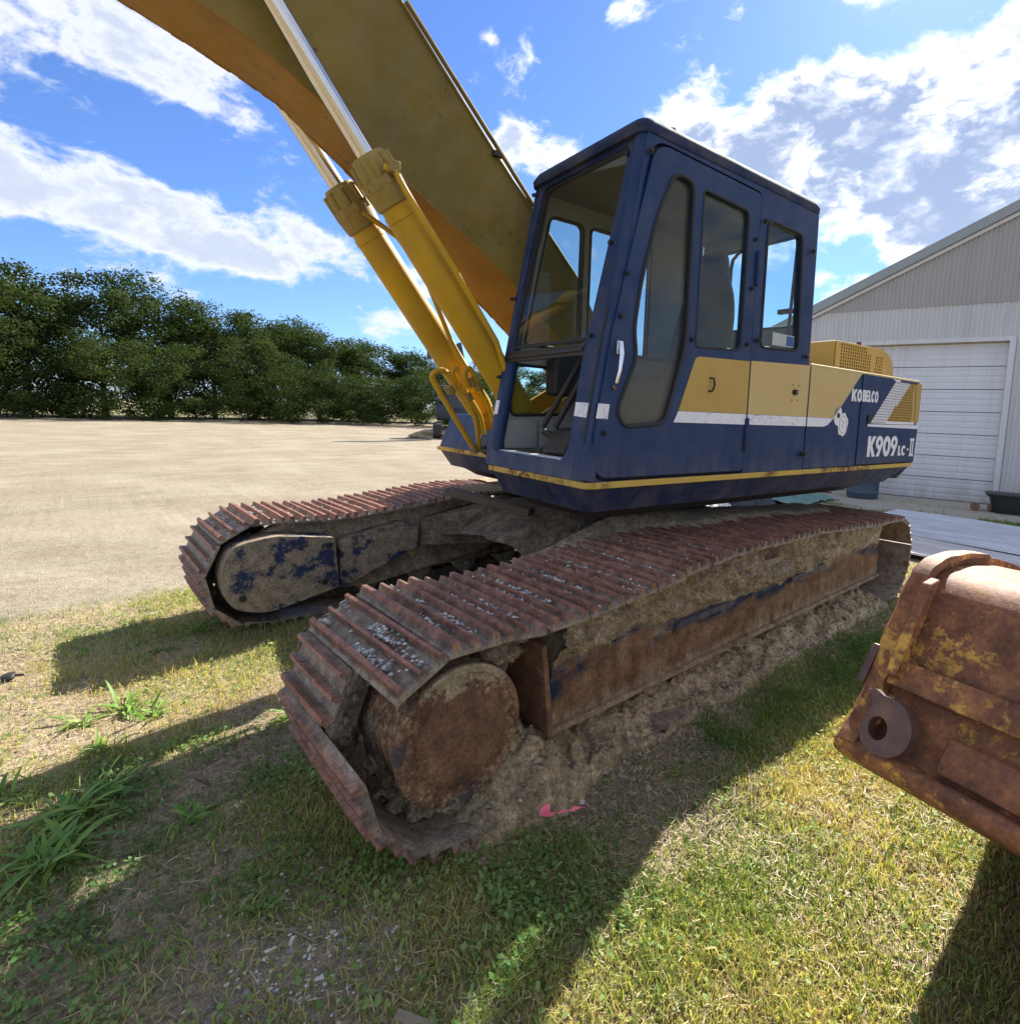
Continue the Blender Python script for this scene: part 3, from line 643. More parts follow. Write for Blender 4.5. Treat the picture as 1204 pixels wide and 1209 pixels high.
b = MB(); b.tube([(.475, YL+.012, 1.735), (.465, YL+.032, 1.735), (.455, YL+.034, 1.70), (.468, YL+.032, 1.665), (.48, YL+.012, 1.66)], .006, 8); b.build('pull_loop', M['darksteel'], DOOR)
# painted panels
e = .0025
b = MB(); b.prism(fillet([(.603, 1.845, .03), (.106, 1.86, 0), (.106, 1.545, 0), (.722, 1.545, 0)], 0), fy(YL+.010), .0, e); b.build('yellow_panel', M['yellow'], DOOR)
b = MB(); b.prism([(.722, 1.543), (.106, 1.543), (.106, 1.480), (.757, 1.482)], fy(YL+.010), .0, e); b.build('white_stripe', M['white'], DOOR)
b = MB(); b.prism([(1.305, 1.49), (1.293, 1.562), (1.222, 1.56), (1.232, 1.488)], fy(YL+.010), .0, e); b.build('white_stripe', M['white'], DOOR)
# -- front frame (leaning plane)
def fm_front(u, v, t): return Vector((1.345-.178*(v-1.19)+t, u, v))
fo = [(1.315, 1.182, .03), (1.30, 2.90, .06), (.38, 2.90, .06), (.345, 1.182, .03)]
up = [(1.215, 2.85, .05), (1.150, 1.872, .02), (.402, 1.878, .02), (.462, 2.85, .06)]
lo = [(1.128, 1.80, .02), (1.142, 1.33, .07), (1.10, 1.268, .04), (.40, 1.272, .04), (.352, 1.33, .05), (.372, 1.808, .02)]
# keep the pillars at the edge wide enough
b = MB(); b.plate(fillet(fo, .03, 5), [fillet([(1.215, 2.85, .05), (1.128, 1.80, .02), (1.142, 1.33, .07), (1.10, 1.268, .04), (.42, 1.272, .04), (.388, 1.33, .05), (.40, 1.808, .02), (.462, 2.85, .06)], .03, 5)], fm_front, -.05, 0); FF = b.build('windshield_frame', M['bluefront'], bevel=.010, **U)
b = MB(); b.tube([fm_front(1.288, 1.185, -.03), fm_front(1.27, 2.88, -.03)], .046, 12); b.tube([fm_front(.382, 1.185, -.04), fm_front(.41, 2.88, -.04)], .04, 12); b.build('corner_post', M['blue'], **U)
b = MB(); b.plate(fillet([(1.205, 2.84, .05), (1.146, 1.88, .02), (.412, 1.886, .02), (.470, 2.84, .06)], .03), [fillet([(1.190, 2.825, .05), (1.135, 1.90, .02), (.428, 1.905, .02), (.485, 2.825, .06)], .03)], fm_front, -.03, -.012); WS = b.build('upper_windshield', M['rubber'], **U)
b = MB(); b.prism([(1.193, 2.83), (1.138, 1.89), (.423, 1.895), (.480, 2.83)], fm_front, -.022, -.018); b.build('windshield_glass', M['glass_ws'], WS)
b = MB(); b.box(0, .028, .40, 1.135, 1.805, 1.868, Matrix.Translation(V(1.205, 0, 0))); b.box(0, .012, .41, 1.13, 1.825, 1.85, Matrix.Translation(V(1.232, 0, 0))); b.build('crossbar', M['darksteel'], bevel=.004, **U)
for y, z in ((1.208, 2.80), (1.20, 2.36), (1.17, 1.90), (.44, 2.83), (.40, 2.2), (.385, 1.72), (.355, 1.28)):
    b = MB(); q = fm_front(y, z, 0); dy = .0 if y > .8 else -.03; b.cyl(q+V(0, dy, 0), q+V(.018, dy-(.03 if y < .8 else 0), 0), .012, 8); b.build('rubber_stop', M['rubber'], FF)
# tape on the posts
b = MB(); b.prism([(1.293, 1.488), (1.290, 1.562), (1.142, 1.568), (1.146, 1.498)], fm_front, .0, e); b.build('white_stripe', M['white'], FF); b = MB(); b.prism([(.352, 1.49), (.353, 1.575), (.395, 1.575), (.394, 1.49)], fm_front, .0, e); b.build('white_stripe', M['white'], FF)
b = MB(); b.prism([(1.286, 1.12), (1.286, 1.13)], fm_front, 0, 0, caps=False) if False else None
# -- roof
def ring(ins, z, xs=0): return [(x, y, z) for x, y in fillet([(1.075-ins, 1.325-ins*.8), (-.60+ins, 1.325-ins*.8), (-.60+ins, .355+ins*.8), (1.075-ins, .355+ins*.8)], .07, 5)]
b = MB(); loft(b, [ring(.0, 2.872), ring(-.004, 2.905), ring(.02, 2.945), ring(.10, 2.985), ring(.3, 2.998)]); M['roofpaint'] = paint('dusty_roof_paint', (.008, .018, .058), (.014, .024, .055), rough=.62, dust=.35, rust=.2, lowz=1.0)
RF = b.build('roof', M['roofpaint'], bevel=0, smooth=50, **U)
b = MB(); b.box(.86, .90, 1.14, 1.22, 2.995, 3.008); b.tube([(.84, 1.2, 2.995), (.75, 1.22, 3.01), (.70, 1.20, 3.005)], .008, 6); b.build('aerial_bracket', M['rust'], RF)
b = MB(); b.lathe((-.60, 1.20, 2.79), (-.6, .6, .05), [(0, .012), (.03, .012), (.032, .028), (.05, .03), (.055, .02)], 14); b.build('lamp', M['rust'], RF)
b = MB(); b.box(-.57, 1.0, .39, 1.27, 2.855, 2.869); b.build('headliner', M['interior_dark'], **U)
# -- right wall with three openings, grey lining inside
rwo = [(1.30, 1.19), (1.02, 2.87), (-.56, 2.87), (-.58, 1.19)]
rh = [[(.93, 2.74, .05), (.662, 2.745, .05), (.662, 1.93, .03), (1.10, 1.93, .03)], [(.598, 2.745, .05), (.02, 2.745, .05), (.02, 1.93, .05), (.598, 1.93, .04)], [(1.215, 1.80, .03), (.66, 1.80, .03), (.70, 1.60, .03), (.80, 1.50, .03), (1.185, 1.485, .04)]]
b = MB(); b.plate(rwo, [fillet(h, .04, 4) for h in rh], fy(.36), -.02, 0); RW = b.build('cab_right_wall', M['blue'], **U)
b = MB(); b.plate(rwo, [fillet(h, .04, 4) for h in rh], fy(.36), .002, .02); b.build('lining', M['interior'], RW)
for h in rh:
    seal(h, .38, .010, RW)
    b = MB(); b.prism(fillet(h, .04, 4), fy(.362), 0, .004); b.build('side_glass', M['glass'], RW)
# -- rear wall
fxm = lambda x0: (lambda u, v, t: Vector((x0+t, u, v)))
bh = [(.44, 2.18, .04), (1.21, 2.16, .04), (1.22, 2.76, .05), (.46, 2.76, .05)]
b = MB(); b.plate([(.38, 1.19), (1.28, 1.19), (1.28, 2.87), (.38, 2.87)], [fillet(bh, .04, 5)], fxm(-.585), -.02, 0); BW = b.build('cab_rear_wall', M['blue'], **U)
b = MB(); b.plate([(.38, 1.19), (1.275, 1.19), (1.275, 2.86), (.38, 2.86)], [fillet(bh, .04, 5)], fxm(-.585), .002, .02); b.build('lining', M['interior'], BW)
b = MB(); b.prism(fillet(bh, .04, 5), fxm(-.583), -.004, 0); b.build('rear_glass', M['glass'], BW)
b = MB(); b.tube([(-.565, x, z) for x, z in fillet(bh, .04, 6)], .010, 8, closed=True); b.build('window_seal', M['rubber'], BW)
# interior: floor, console, seat, levers, rails
b = MB(); b.box(-.57, 1.29, .385, 1.275, 1.19, 1.262); b.build('cab_floor', M['rust'], **U)
b = MB(); b.box(1.24, 1.30, .42, 1.12, 1.262, 1.275); b.build('sill_trim', M['white'], **U)
b = MB(); b.box(1.0, 1.24, .385, .40, 1.28, 1.46); b.box(.70, .97, .385, .402, 1.28, 1.45); b.build('kick_panel', M['interior'], RW, bevel=.004)
ST = None
b = MB(); b.box(.0, .50, .58, 1.10, 1.58, 1.72); b.box(.05, .45, .64, 1.04, 1.26, 1.58); ST = b.build('seat', M['seat'], bevel=.03, **U)
b = MB(); loft_r = []
prof = [(.02, 1.70, .25), (-.02, 1.95, .27), (-.07, 2.15, .26), (-.10, 2.32, .22), (-.12, 2.44, .15), (-.125, 2.50, .13), (-.13, 2.60, .12), (-.135, 2.63, .07)]
vs = []
for x, z, hw in prof:
    for (dx, yy) in ((.07, -hw*.85), (.085, 0), (.07, hw*.85), (.02, hw), (-.05, hw*.8), (-.06, 0), (-.05, -hw*.8), (.02, -hw)): vs.append((x+dx, .84+yy, z))
n = 8; b.add(vs, [(i*n+k, i*n+(k+1) % n, (i+1)*n+(k+1) % n, (i+1)*n+k) for i in range(len(prof)-1) for k in range(n)]+[tuple(range(n)), tuple((len(prof)-1)*n+k for k in range(n))])
o = b.build('backrest', M['seat'], ST, smooth=60); sm_ = o.modifiers.new('s', 'SUBSURF'); sm_.levels = 2; sm_.render_levels = 2
b = MB(); b.box(.05, .62, .44, .58, 1.26, 1.80); b.build('armrest_console', M['seat'], bevel=.02, **U); b = MB(); b.box(.05, .62, 1.10, 1.20, 1.26, 1.80); b.build('armrest_console', M['seat'], bevel=.02, **U)
b = MB(); b.box(.62, .95, .40, .52, 1.62, 1.92); b.build('control_console', M['seat'], bevel=.02, **U)
LV = MB(); LV.prism([(.93, 1.27), (1.22, 1.27), (1.24, 1.30), (1.16, 1.42), (.97, 1.44)], lambda u, v, t: Vector((u, .80+t, v)), 0, .20); LV = LV.build('pedal_box', M['darksteel'], bevel=.01, **U)
for p0, p1 in (((1.20, .745, 1.425), (1.02, .96, 1.93)), ((1.18, .84, 1.43), (1.02, 1.05, 1.93))):
    b = MB(); b.tube([p0, p1], .017, 10); b.tube([V(*p0)+V(.0, .0, -.02), V(*p0)+V(-.06, .07, -.06)], .02, 8); b.build('travel_lever', M['darksteel'], LV)
b = MB(); b.tube([(.32, .46, 1.80), (.34, .46, 1.97)], .013, 8); b.tube([(.34, .46, 1.95), (.345, .46, 2.04)], .022, 10); b.tube([(.40, 1.14, 1.80), (.42, 1.14, 2.02)], .014, 8); b.build('control_lever', M['seat'], **U)
b = MB(); b.tube([(-.42, .76, 1.95), (-.42, .76, 2.60), (-.43, .765, 2.66), (-.46, .79, 2.71), (-.50, .84, 2.74), (-.50, 1.0, 2.74)], .013, 10); b.build('grab_rail', M['darksteel'], **U)
b = MB(); b.tube([(-.50, 1.225, 2.76), (-.50, 1.20, 2.08)], .011, 8); b.box(-.52, -.48, 1.12, 1.22, 2.24, 2.27); b.build('wiper_arm', M['darksteel'], **U)
for k in range(5): pass
b = MB()
for k in range(5): b.box(1.05, 1.06, 1.05, 1.12, 1.62+k*.025, 1.634+k*.025)
b.box(1.0, 1.05, 1.03, 1.135, 1.60, 1.755); b.build('heater_vent', M['seat'], **U)
# the body behind the cab
b = MB(); b.box(-.603, -.585, .37, 1.30, 1.182, 1.88); b.build('cab_back_panel', M['blue'], **U)
spanel = [(-.612, 1.184), (-.612, 1.897), (-1.366, 1.892), (-1.366, 1.184)]
b = MB(); b.prism(spanel, fy(YL+.004), -.02, 0); SP = b.build('side_panel', M['blue'], bevel=.004, **U)
b = MB(); b.prism([(-.614, 1.545), (-.614, 1.895), (-1.352, 1.890), (-.992, 1.560), (-.975, 1.545)], fy(YL+.004), 0, e); b.build('yellow_panel', M['cream'], SP)
b = MB(); b.prism([(-.614, 1.543), (-.614, 1.480), (-.84, 1.480), (-.90, 1.495), (-.973, 1.543)], fy(YL+.004), 0, e); b.build('white_stripe', M['white'], SP)
# panel under the rear side window (cab access panel)
b = MB(); b.prism([(.078, 1.866), (-.600, 1.892), (-.600, 1.545), (.078, 1.545)], fy(YL), .0, .004); AP = b.build('access_panel', M['cream'], **U)
b = MB(); b.prism([(.078, 1.543), (-.600, 1.543), (-.600, 1.480), (.078, 1.480)], fy(YL), .0, .004); b.build('white_stripe', M['white'], AP)
b = MB(); b.box(-.445, -.415, YL+.004, YL+.018, 1.685, 1.72); b.box(-.43, -.40, YL+.004, YL+.008, 1.69, 1.715); b.build('latch', M['darksteel'], AP)
for dx, dz in ((-.05, -.05), (.02, -.05), (-.05, .05), (.02, .05)): b = MB(); b.cyl((-.42+dx, YL+.004, 1.70+dz), (-.42+dx, YL+.0055, 1.70+dz), .006, 6); b.build('screw_hole', M['darksteel'], AP)
knob(SP, -.56, 1.29, .016, .03)
# engine door with perforated grille
ED = MB(); eo = [(-1.380, 1.190), (-1.366-.012, 1.892), (-2.445, 1.888), (-2.478, 1.19)]
gr = [(-1.958, 1.868), (-2.372, 1.870), (-2.415, 1.520), (-1.555, 1.512)]
ED.plate(eo, [gr], fy(YL+.008), -.012, 0); ED = ED.build('engine_door', M['blue'], bevel=.003, **U)
def perforated(fm, rows, x_at, pitch, z0, rowh, hr, matf, seg=6, skip=None):
    b = MB()
    for r_i in range(rows):
        z = z0+r_i*rowh; xa, xb = x_at(z+rowh/2); xa0, _ = x_at(z); xa1, _ = x_at(z+rowh); xb0 = x_at(z)[1]; xb1 = x_at(z+rowh)[1]
        nc = max(1, int(round(abs(xb-xa)/pitch)))
        for c in range(nc):
            q = [(xa0+(xb0-xa0)*c/nc, z), (xa0+(xb0-xa0)*(c+1)/nc, z), (xa1+(xb1-xa1)*(c+1)/nc, z+rowh), (xa1+(xb1-xa1)*c/nc, z+rowh)]
            cx = sum(p[0] for p in q)/4; cz = sum(p[1] for p in q)/4; b.mi = matf(cx, cz)
            bor = []
            for i in range(4): a_, b_ = q[i], q[(i+1) % 4]; bor += [a_, ((a_[0]+b_[0])/2, (a_[1]+b_[1])/2)]
            if skip and skip(cx, cz): b.add([fm(*p, 0) for p in q], [(0, 1, 2, 3)]); continue
            cir = []
            for p in bor:
                dx, dz = p[0]-cx, p[1]-cz; l = math.hypot(dx, dz); cir.append((cx+dx/l*hr, cz+dz/l*hr))
            vs = [fm(*p, 0) for p in bor]+[fm(*p, 0) for p in cir]+[fm(*p, -.006) for p in cir]
            b.add(vs, [(i, (i+1) % 8, 8+(i+1) % 8, 8+i) for i in range(8)]+[(8+i, 8+(i+1) % 8, 16+(i+1) % 8, 16+i) for i in range(8)])
    return b
def gx(z):
    t = (z-1.515)/(1.869-1.515); return (-1.555-(.403)*t, -2.415+.043*t)
def gmat(x, z):
    if z < 1.548: return 0
    xd = -1.62-(z-1.51)*1.33 -.09
    return 0 if x > xd-.09 else 1
g = perforated(fy(YL+.006), 16, gx, .030, 1.517, .02195, .0106, gmat, skip=lambda x, z: x < -2.335 or (z < 1.54 and x < -1.83))
g.build('grille', [M['print'], M['yellow']], ED, smooth=0)
b = MB(); b.prism([(-1.5, 1.5), (-2.44, 1.5), (-2.44, 1.88), (-1.9, 1.88)], fy(YL-.06), 0, .004); b.build('grille_backing', M['darkgap'], ED)  # plain black plate, painted stand-in for the dark behind the grille holes
b = MB(); b.prism([(-1.512, 1.492), (-2.474, 1.482), (-2.474, 1.515), (-1.555, 1.510), (-1.60, 1.552), (-1.64, 1.59), (-1.60, 1.555), (-1.545, 1.555)][:4]+[(-1.52, 1.55)], fy(YL+.008), 0, e); b.build('white_stripe', M['white'], ED)
b = MB(); b.prism([(-2.374, 1.868), (-2.447, 1.886), (-2.466, 1.53), (-2.415, 1.53)], fy(YL+.008), 0, e); b.build('yellow_panel', M['yellow'], ED)
b = MB(); b.prism([(-1.90, 1.885), (-2.05, 1.886), (-2.03, 1.869), (-1.96, 1.869)], fy(YL+.008), 0, e); b.build('white_stripe', M['print'], ED)
b = MB(); b.prism(fillet([(-1.50, 1.512), (-1.545, 1.512), (-1.545, 1.58), (-1.50, 1.58)], .012), fy(YL+.0106), 0, .008); b.build('latch', M['darksteel'], ED)
# lettering
def ell(cx, cy, rx, ry, a0=0, a1=360, n=22): return [(cx+rx*math.cos(R(a0+(a1-a0)*k/n)), cy+ry*math.sin(R(a0+(a1-a0)*k/n))) for k in range(n if a1-a0 == 360 else n+1)]
def glyph(ch):     # unit height, returns (width, [(outer, holes)])
    s = .26
    if ch == 'K': return .78, [([(0, 0), (s, 0), (s, 1), (0, 1)], []), ([(s-.02, .42), (.50, 0), (.80, 0), (.44, .54), (.78, 1), (.48, 1), (s-.02, .66)], [])]
    if ch == 'O' or ch == '0': return .80, [(ell(.40, .5, .40, .52), [ell(.40, .5, .15, .27)])]
    if ch == '9': return .74, [(ell(.37, .68, .37, .34), [ell(.37, .68, .13, .13)]), ([(.38, .40), (.70, .56), (.38, 0), (.08, 0)], [])]
    if ch == 'L': return .52, [([(0, 0), (.5, 0), (.5, .24), (s, .24), (s, 1), (0, 1)], [])]
    if ch == 'C': return .76, [(ell(.42, .5, .40, .52, 42, 318)+ell(.42, .5, .14, .26, 318, 42), [])]
    if ch == 'E': return .56, [([(0, 0), (.55, 0), (.55, .2), (s, .2), (s, .4), (.5, .4), (.5, .6), (s, .6), (s, .8), (.55, .8), (.55, 1), (0, 1)], [])]
    if ch == 'B': return .66, [(fillet([(0, 0), (.64, 0, .15), (.66, .5, .1), (.62, 1, .15), (0, 1)], 0), [[(s, .2), (.42, .2), (.42, .42), (s, .42)], [(s, .6), (.42, .6), (.42, .8), (s, .8)]])]
    if ch == '-': return .34, [([(0, .38), (.3, .38), (.3, .56), (0, .56)], [])]
    if ch == 'I': return .46, [([(0, 0), (.40, 0), (.40, .12), (.30, .16), (.30, .84), (.40, .88), (.40, 1), (0, 1), (0, .88), (.10, .84), (.10, .16), (0, .12)], [])]
def write(text, x, z, h, y, parent, wf=1.0, gap=.06, slant=0.0):
    for ch in text:
        hh = h
        wd, parts = glyph(ch); b = MB()
        for k, (outer, holes) in enumerate(parts):
            fm = lambda u, v, t: Vector((x-(u*h*wf+v*h*slant), y+t+k*.0006, z+v*h))
            b.plate(outer, holes, fm, 0, .0022)
        b.build('letter', M['print'], parent, smooth=0); x -= (wd+gap)*h*wf
    return x
write('KO', -1.222, 1.678, .092, YL+.004, SP, 1.08)
write('BELCO', -1.388, 1.682, .088, YL+.008, ED, .86, .05)
write('K909', -1.548, 1.250, .165, YL+.008, ED, 1.06, .03, .0)
write('LC', -2.125, 1.250, .085, YL+.008, ED, 1.30, .06)
write('-', -2.305, 1.262, .085, YL+.008, ED, 1.3)
write('II', -2.360, 1.240, .158, YL+.008, ED, .62, -.02)
# round worn emblem: two overlapping discs with torn edge
b = MB(); b.prism([(-1.035+.058*math.cos(a)*(1+.05*math.sin(3*a)), 1.563+.072*math.sin(a)) for a in np.linspace(0, 6.28, 26)[:-1]], fy(YL+.004), 0, e)
b.prism([(-1.118+.075*math.cos(a)*(1+.08*math.sin(5*a)), 1.50+.085*math.sin(a)*(1+.06*math.cos(7*a))) for a in np.linspace(0, 6.28, 30)[:-1]], fy(YL+.0046), 0, e)
EM = b.build('emblem', M['print'], SP, smooth=0)
b = MB(); b.cyl((-1.038, YL+.006, 1.565), (-1.038, YL+.012, 1.565), .018, 12); b.build('fastener', M['darksteel'], SP)
gm = simple('grey_print', (.40, .41, .43), .6)
b = MB(); b.tube([(-1.118+.055*math.cos(a), YL+.0072, 1.50+.062*math.sin(a)) for a in np.linspace(0, 6.28, 26)[:-1]], .003, 4, closed=True); b.tube([(-1.10, YL+.0072, 1.53), (-1.125, YL+.0072, 1.52), (-1.10, YL+.0072, 1.49), (-1.13, YL+.0072, 1.475)], .004, 4); b.build('emblem_line', gm, SP)
# roof deck of the engine bay, its edge, the raised hood, counterweight
b = MB(); b.box(-2.482, -.61, -1.275, YL-.004, 1.875, 1.893); b.build('engine_deck', M['cream'], bevel=.006, **U)
b = MB(); b.tube([(-.612, YL-.002, 1.897), (-2.45, YL-.002, 1.895)], .011, 8); b.build('deck_edge', M['cream'], **U)
b = MB(); b.prism([(-.612, 1.19), (-2.45, 1.19), (-2.45, 1.876), (-.612, 1.876)], fy(-1.28), 0, .02); b.box(-.64, -.612, -1.27, .37, 1.19, 1.876); b.build('engine_bay_wall', M['blue'], **U)
hp = fillet([(-1.622, 1.89, 0), (-1.622, 2.205, .03), (-2.55, 2.212, .12), (-2.74, 2.12, .12), (-2.79, 1.89, 0)], .03, 5)
b = MB(); b.prism(hp, fy(0), -.85, .955); b.box(-1.20-.42, -1.19, -.85, .60, 1.89, 2.0); HD = b.build('engine_hood', M['yellow'], bevel=.012, **U)
def hx(z): return (-1.70, -2.52)
pf = perforated(fy(.972), 10, hx, .041, 1.925, .0265, .0125, lambda x, z: 0, skip=lambda x, z: (-2.36 < x < -2.28) or (z < 1.95 and x > -1.76) or (z > 2.13 and x < -2.2))
pf.build('perforated_panel', M['yellow'], HD, smooth=0)
b = MB(); b.plate(fillet([(-1.63, 1.895), (-1.63, 2.20, .03), (-2.55, 2.205, .12), (-2.73, 2.12, .12), (-2.78, 1.895)], .02, 4), [[(-1.70, 1.925), (-2.52, 1.925), (-2.52, 2.19), (-1.70, 2.19)]], fy(.972), -.012, 0); b.build('hood_side', M['yellow'], HD, bevel=.003)
b = MB(); b.box(-2.6, -1.66, .956, .958, 1.90, 2.195); b.build('screen_backing', M['darkgap'], HD)  # black sheet that gives the hood perforations their painted darkness
b = MB(); b.box(-2.10, -2.06, .93, .955, 2.21, 2.235); b.box(-2.62, -2.30, .80, .93, 2.213, 2.222); b.build('hood_latch', M['rust'], HD)
cwp = lambda ins: fillet([(-2.482, YL+.004-ins), (-2.60, 1.295-ins, .05), (-2.71+ins, 1.16, .06), (-2.74+ins, .6), (-2.74+ins, -.6), (-2.71+ins, -1.12, .06), (-2.60, -1.27+ins, .05), (-2.482, -1.28+ins)], .02, 4)
b = MB(); loft(b, [[(x, y, 1.02) for x, y in cwp(.13)], [(x, y, 1.19) for x, y in cwp(0.01)], [(x, y, 1.483) for x, y in cwp(0)]]); CW = b.build('counterweight', M['blue'], bevel=.01, **U)
b = MB(); loft(b, [[(x, y, 1.483) for x, y in cwp(0)], [(x, y, 1.54) for x, y in cwp(0)]]); b.build('white_stripe', M['print'], CW)
b = MB(); loft(b, [[(x, y, 1.54) for x, y in cwp(0)], [(x, y, 1.880) for x, y in cwp(0)], [(x, y, 1.895) for x, y in cwp(.015)]]); b.build('yellow_panel', M['yellow'], CW)
# right front: low tool box and tank
b = MB(); loft(b, [[(x, y, 1.18) for x, y in fillet([(.91, -.38), (.91, -1.27), (-.60, -1.27), (-.60, -.38)], .03)], [(x, y, 1.45) for x, y in fillet([(.80, -.38), (.80, -1.27), (-.60, -1.27), (-.60, -.38)], .03)], [(x, y, 1.47) for x, y in fillet([(.78, -.40), (.78, -1.25), (-.60, -1.25), (-.60, -.40)], .03)]]); b.build('tool_box', M['blue'], bevel=.01, **U)
# floor between cab and tool box; boom foot bracket
b = MB(); b.box(-.6, .85, -.36, .34, 1.18, 1.20); b.build('centre_deck', M['blue_dirty'], **U)
b = MB()
for y in (-.215, .185): b.prism(fillet([(.95, 1.18), (.98, 1.42), (.30, 1.80), (.05, 1.80), (-.35, 1.18)], .06), fy(y), 0, .03)
b.build('boom_bracket', M['cylyellow'], bevel=.006, **U)
b = MB(); b.cyl((.18, -.25, 1.62), (.18, .25, 1.62), .07, 20); b.cyl((.93, -.36, 1.22), (.93, .36, 1.22), .05, 20); b.build('pivot_pin', M['darksteel'], **U)

# ---- boom
left_lo = [(.02, 1.48), (.10, 1.46), (.45, 1.86), (.92, 2.22), (1.09, 2.36), (1.32, 2.498), (1.62, 2.677), (2.236, 3.041), (2.397, 3.13), (2.576, 3.224), (2.766, 3.284), (3.04, 3.345), (3.5, 3.40), (4.2, 3.42), (5.0, 3.36), (5.6, 3.25)]
left_up = [(.02, 1.75), (.12, 1.90), (.50, 2.42), (.931, 2.824), (1.08, 2.955), (1.204, 3.073), (1.45, 3.316), (1.835, 3.70), (2.05, 3.88), (2.3, 4.02), (2.7, 4.14), (3.2, 4.18), (3.6, 4.16), (4.2, 4.06), (5.0, 3.86), (5.6, 3.62)]
n = len(left_lo); b = MB()
vs = []
right_lo = [(.02, 1.48), (.10, 1.46), (.42, 1.75), (.86, 2.04), (1.05, 2.19), (1.32, 2.38), (1.62, 2.60), (2.227, 3.013), (2.376, 3.118), (2.52, 3.175), (2.74, 3.25), (3.034, 3.342), (3.5, 3.40), (4.2, 3.42), (5.0, 3.36), (5.6, 3.25)]
for y, lo_ in ((.17, left_lo), (-.17, right_lo)):
    for p in lo_: vs.append((p[0], y, p[1]))
    for p in left_up: vs.append((p[0], y, p[1]))
fs = []
for k in range(n-1):
    fs += [(k, k+1, n+k+1, n+k), (2*n+k, 2*n+k+1, 3*n+k+1, 3*n+k), (k, k+1, 2*n+k+1, 2*n+k), (n+k, n+k+1, 3*n+k+1, 3*n+k)]
fs += [(0, n, 3*n, 2*n), (n-1, 2*n-1, 4*n-1, 3*n-1)]
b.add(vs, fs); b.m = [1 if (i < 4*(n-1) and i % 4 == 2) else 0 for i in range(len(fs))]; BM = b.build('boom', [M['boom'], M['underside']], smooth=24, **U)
# flange lips and weld beads along the plates
b = MB(); b.tube([(p[0]-.004, .172, p[1]+.006) for p in left_up[2:]], .011, 6); b.tube([(p[0]-.004, -.172, p[1]+.006) for p in left_up[2:]], .011, 6); b.build('edge_weld', M['boom'], BM)
b = MB()
for k in range(2, n-1):
    for (l, y, s) in ((left_lo, .17, 1), (right_lo, -.17, -1)):
        p, q = Vector(l[k]), Vector(l[k+1]); m_ = 6
        for i in range(m_):
            t0_, t1_ = i/m_, (i+1)/m_; a = p.lerp(q, t0_); c = p.lerp(q, t1_)
            j = float(rng.uniform(.004, .009)); b.tube([(a.x, y+s*.001, a.y+.002), (c.x, y+s*.001, c.y+.002)], j, 5)
tag(b.build('weld_bead', M['underside'], BM), kind='stuff')
b = MB(); b.cyl((1.16, .17, 2.575), (1.16, .178, 2.575), .008, 8); b.tube([(1.80, .19, 3.70), (.93, .19, 2.85)], .014, 8); b.build('grease_pipe', M['boom'], BM)
b = MB(); b.box(1.18, 1.24, .12, .2, 3.075, 3.105); b.build('pipe_clamp', M['darksteel'], BM)
# ---- boom cylinders
AX = V(.61, 0, .792).normalized()
def cylinder(y, s):
    P0 = V(1.02, y, 1.30); P0 = V(2.04, y, 2.81) - AX*1.72
    Lg = 1.72
    b = MB(); b.lathe(P0, AX, [(.05, .05), (.07, .085), (.12, .094), (1.38, .094), (1.385, .098), (1.42, .098), (1.425, .092), (1.46, .092)], 32); cy = b.build('boom_cylinder', M['cylyellow'], **U)
    b = MB(); b.lathe(P0, AX, [(1.455, .098), (1.46, .106), (1.51, .112), (1.57, .118), (1.575, .112), (1.60, .113), (1.605, .104), (1.67, .102), (1.72, .088), (1.722, .05)], 12); b.lathe(P0, AX, [(1.55, .121), (1.60, .121)], 8)
    xx = AX.cross(V(0, 1, 0)).normalized()
    for k in range(8):
        a = 2*math.pi*(k+.5)/8; q = P0+AX*1.60+(xx*math.cos(a)+V(0, 1, 0)*math.sin(a))*.098; b.cyl(q, q+AX*.10, .020, 8)
    b.box(-.03, .03, -.02, .06, -.03, .03, Matrix.Translation(P0+AX*1.60+V(-.02, .10*s, .02)))
    b.build('gland', M['gland'], cy, bevel=.003)
    b = MB(); b.cyl(P0+AX*1.70, P0+AX*(3.0 if s > 0 else 2.62), .047, 28); b.build('rod', M['chrome'], cy)
    b = MB(); b.cyl(P0+V(0, -.06, 0), P0+V(0, .06, 0), .085, 20); b.build('cylinder_eye', M['cylyellow'], cy)
    return cy, P0, xx
c1, P1, xx = cylinder(.265, 1); c2, P2, _ = cylinder(-.265, -1)
b = MB(); top = P1+AX*1.60+V(.02, .115, .02)*1; b.tube([top, top+V(-.05, .03, -.02), top+V(-.10, .035, -.10), P1+AX*1.0+V(.0, .135, .06), P1+AX*.5+V(.02, .135, .08), P1+AX*.25+V(.06, .10, .06)], .017, 10); b.build('hydraulic_pipe', M['cylyellow'], c1)
b = MB(); top = P2+AX*1.58+V(-.06, .10, .02); b.tube([V(1.93, -.15, 2.66), V(1.72, -.14, 2.56), V(1.55, -.14, 2.38), V(1.36, -.14, 1.99), V(1.30, -.14, 1.86)], .016, 10); b.build('hydraulic_pipe', M['cylyellow'], c2)
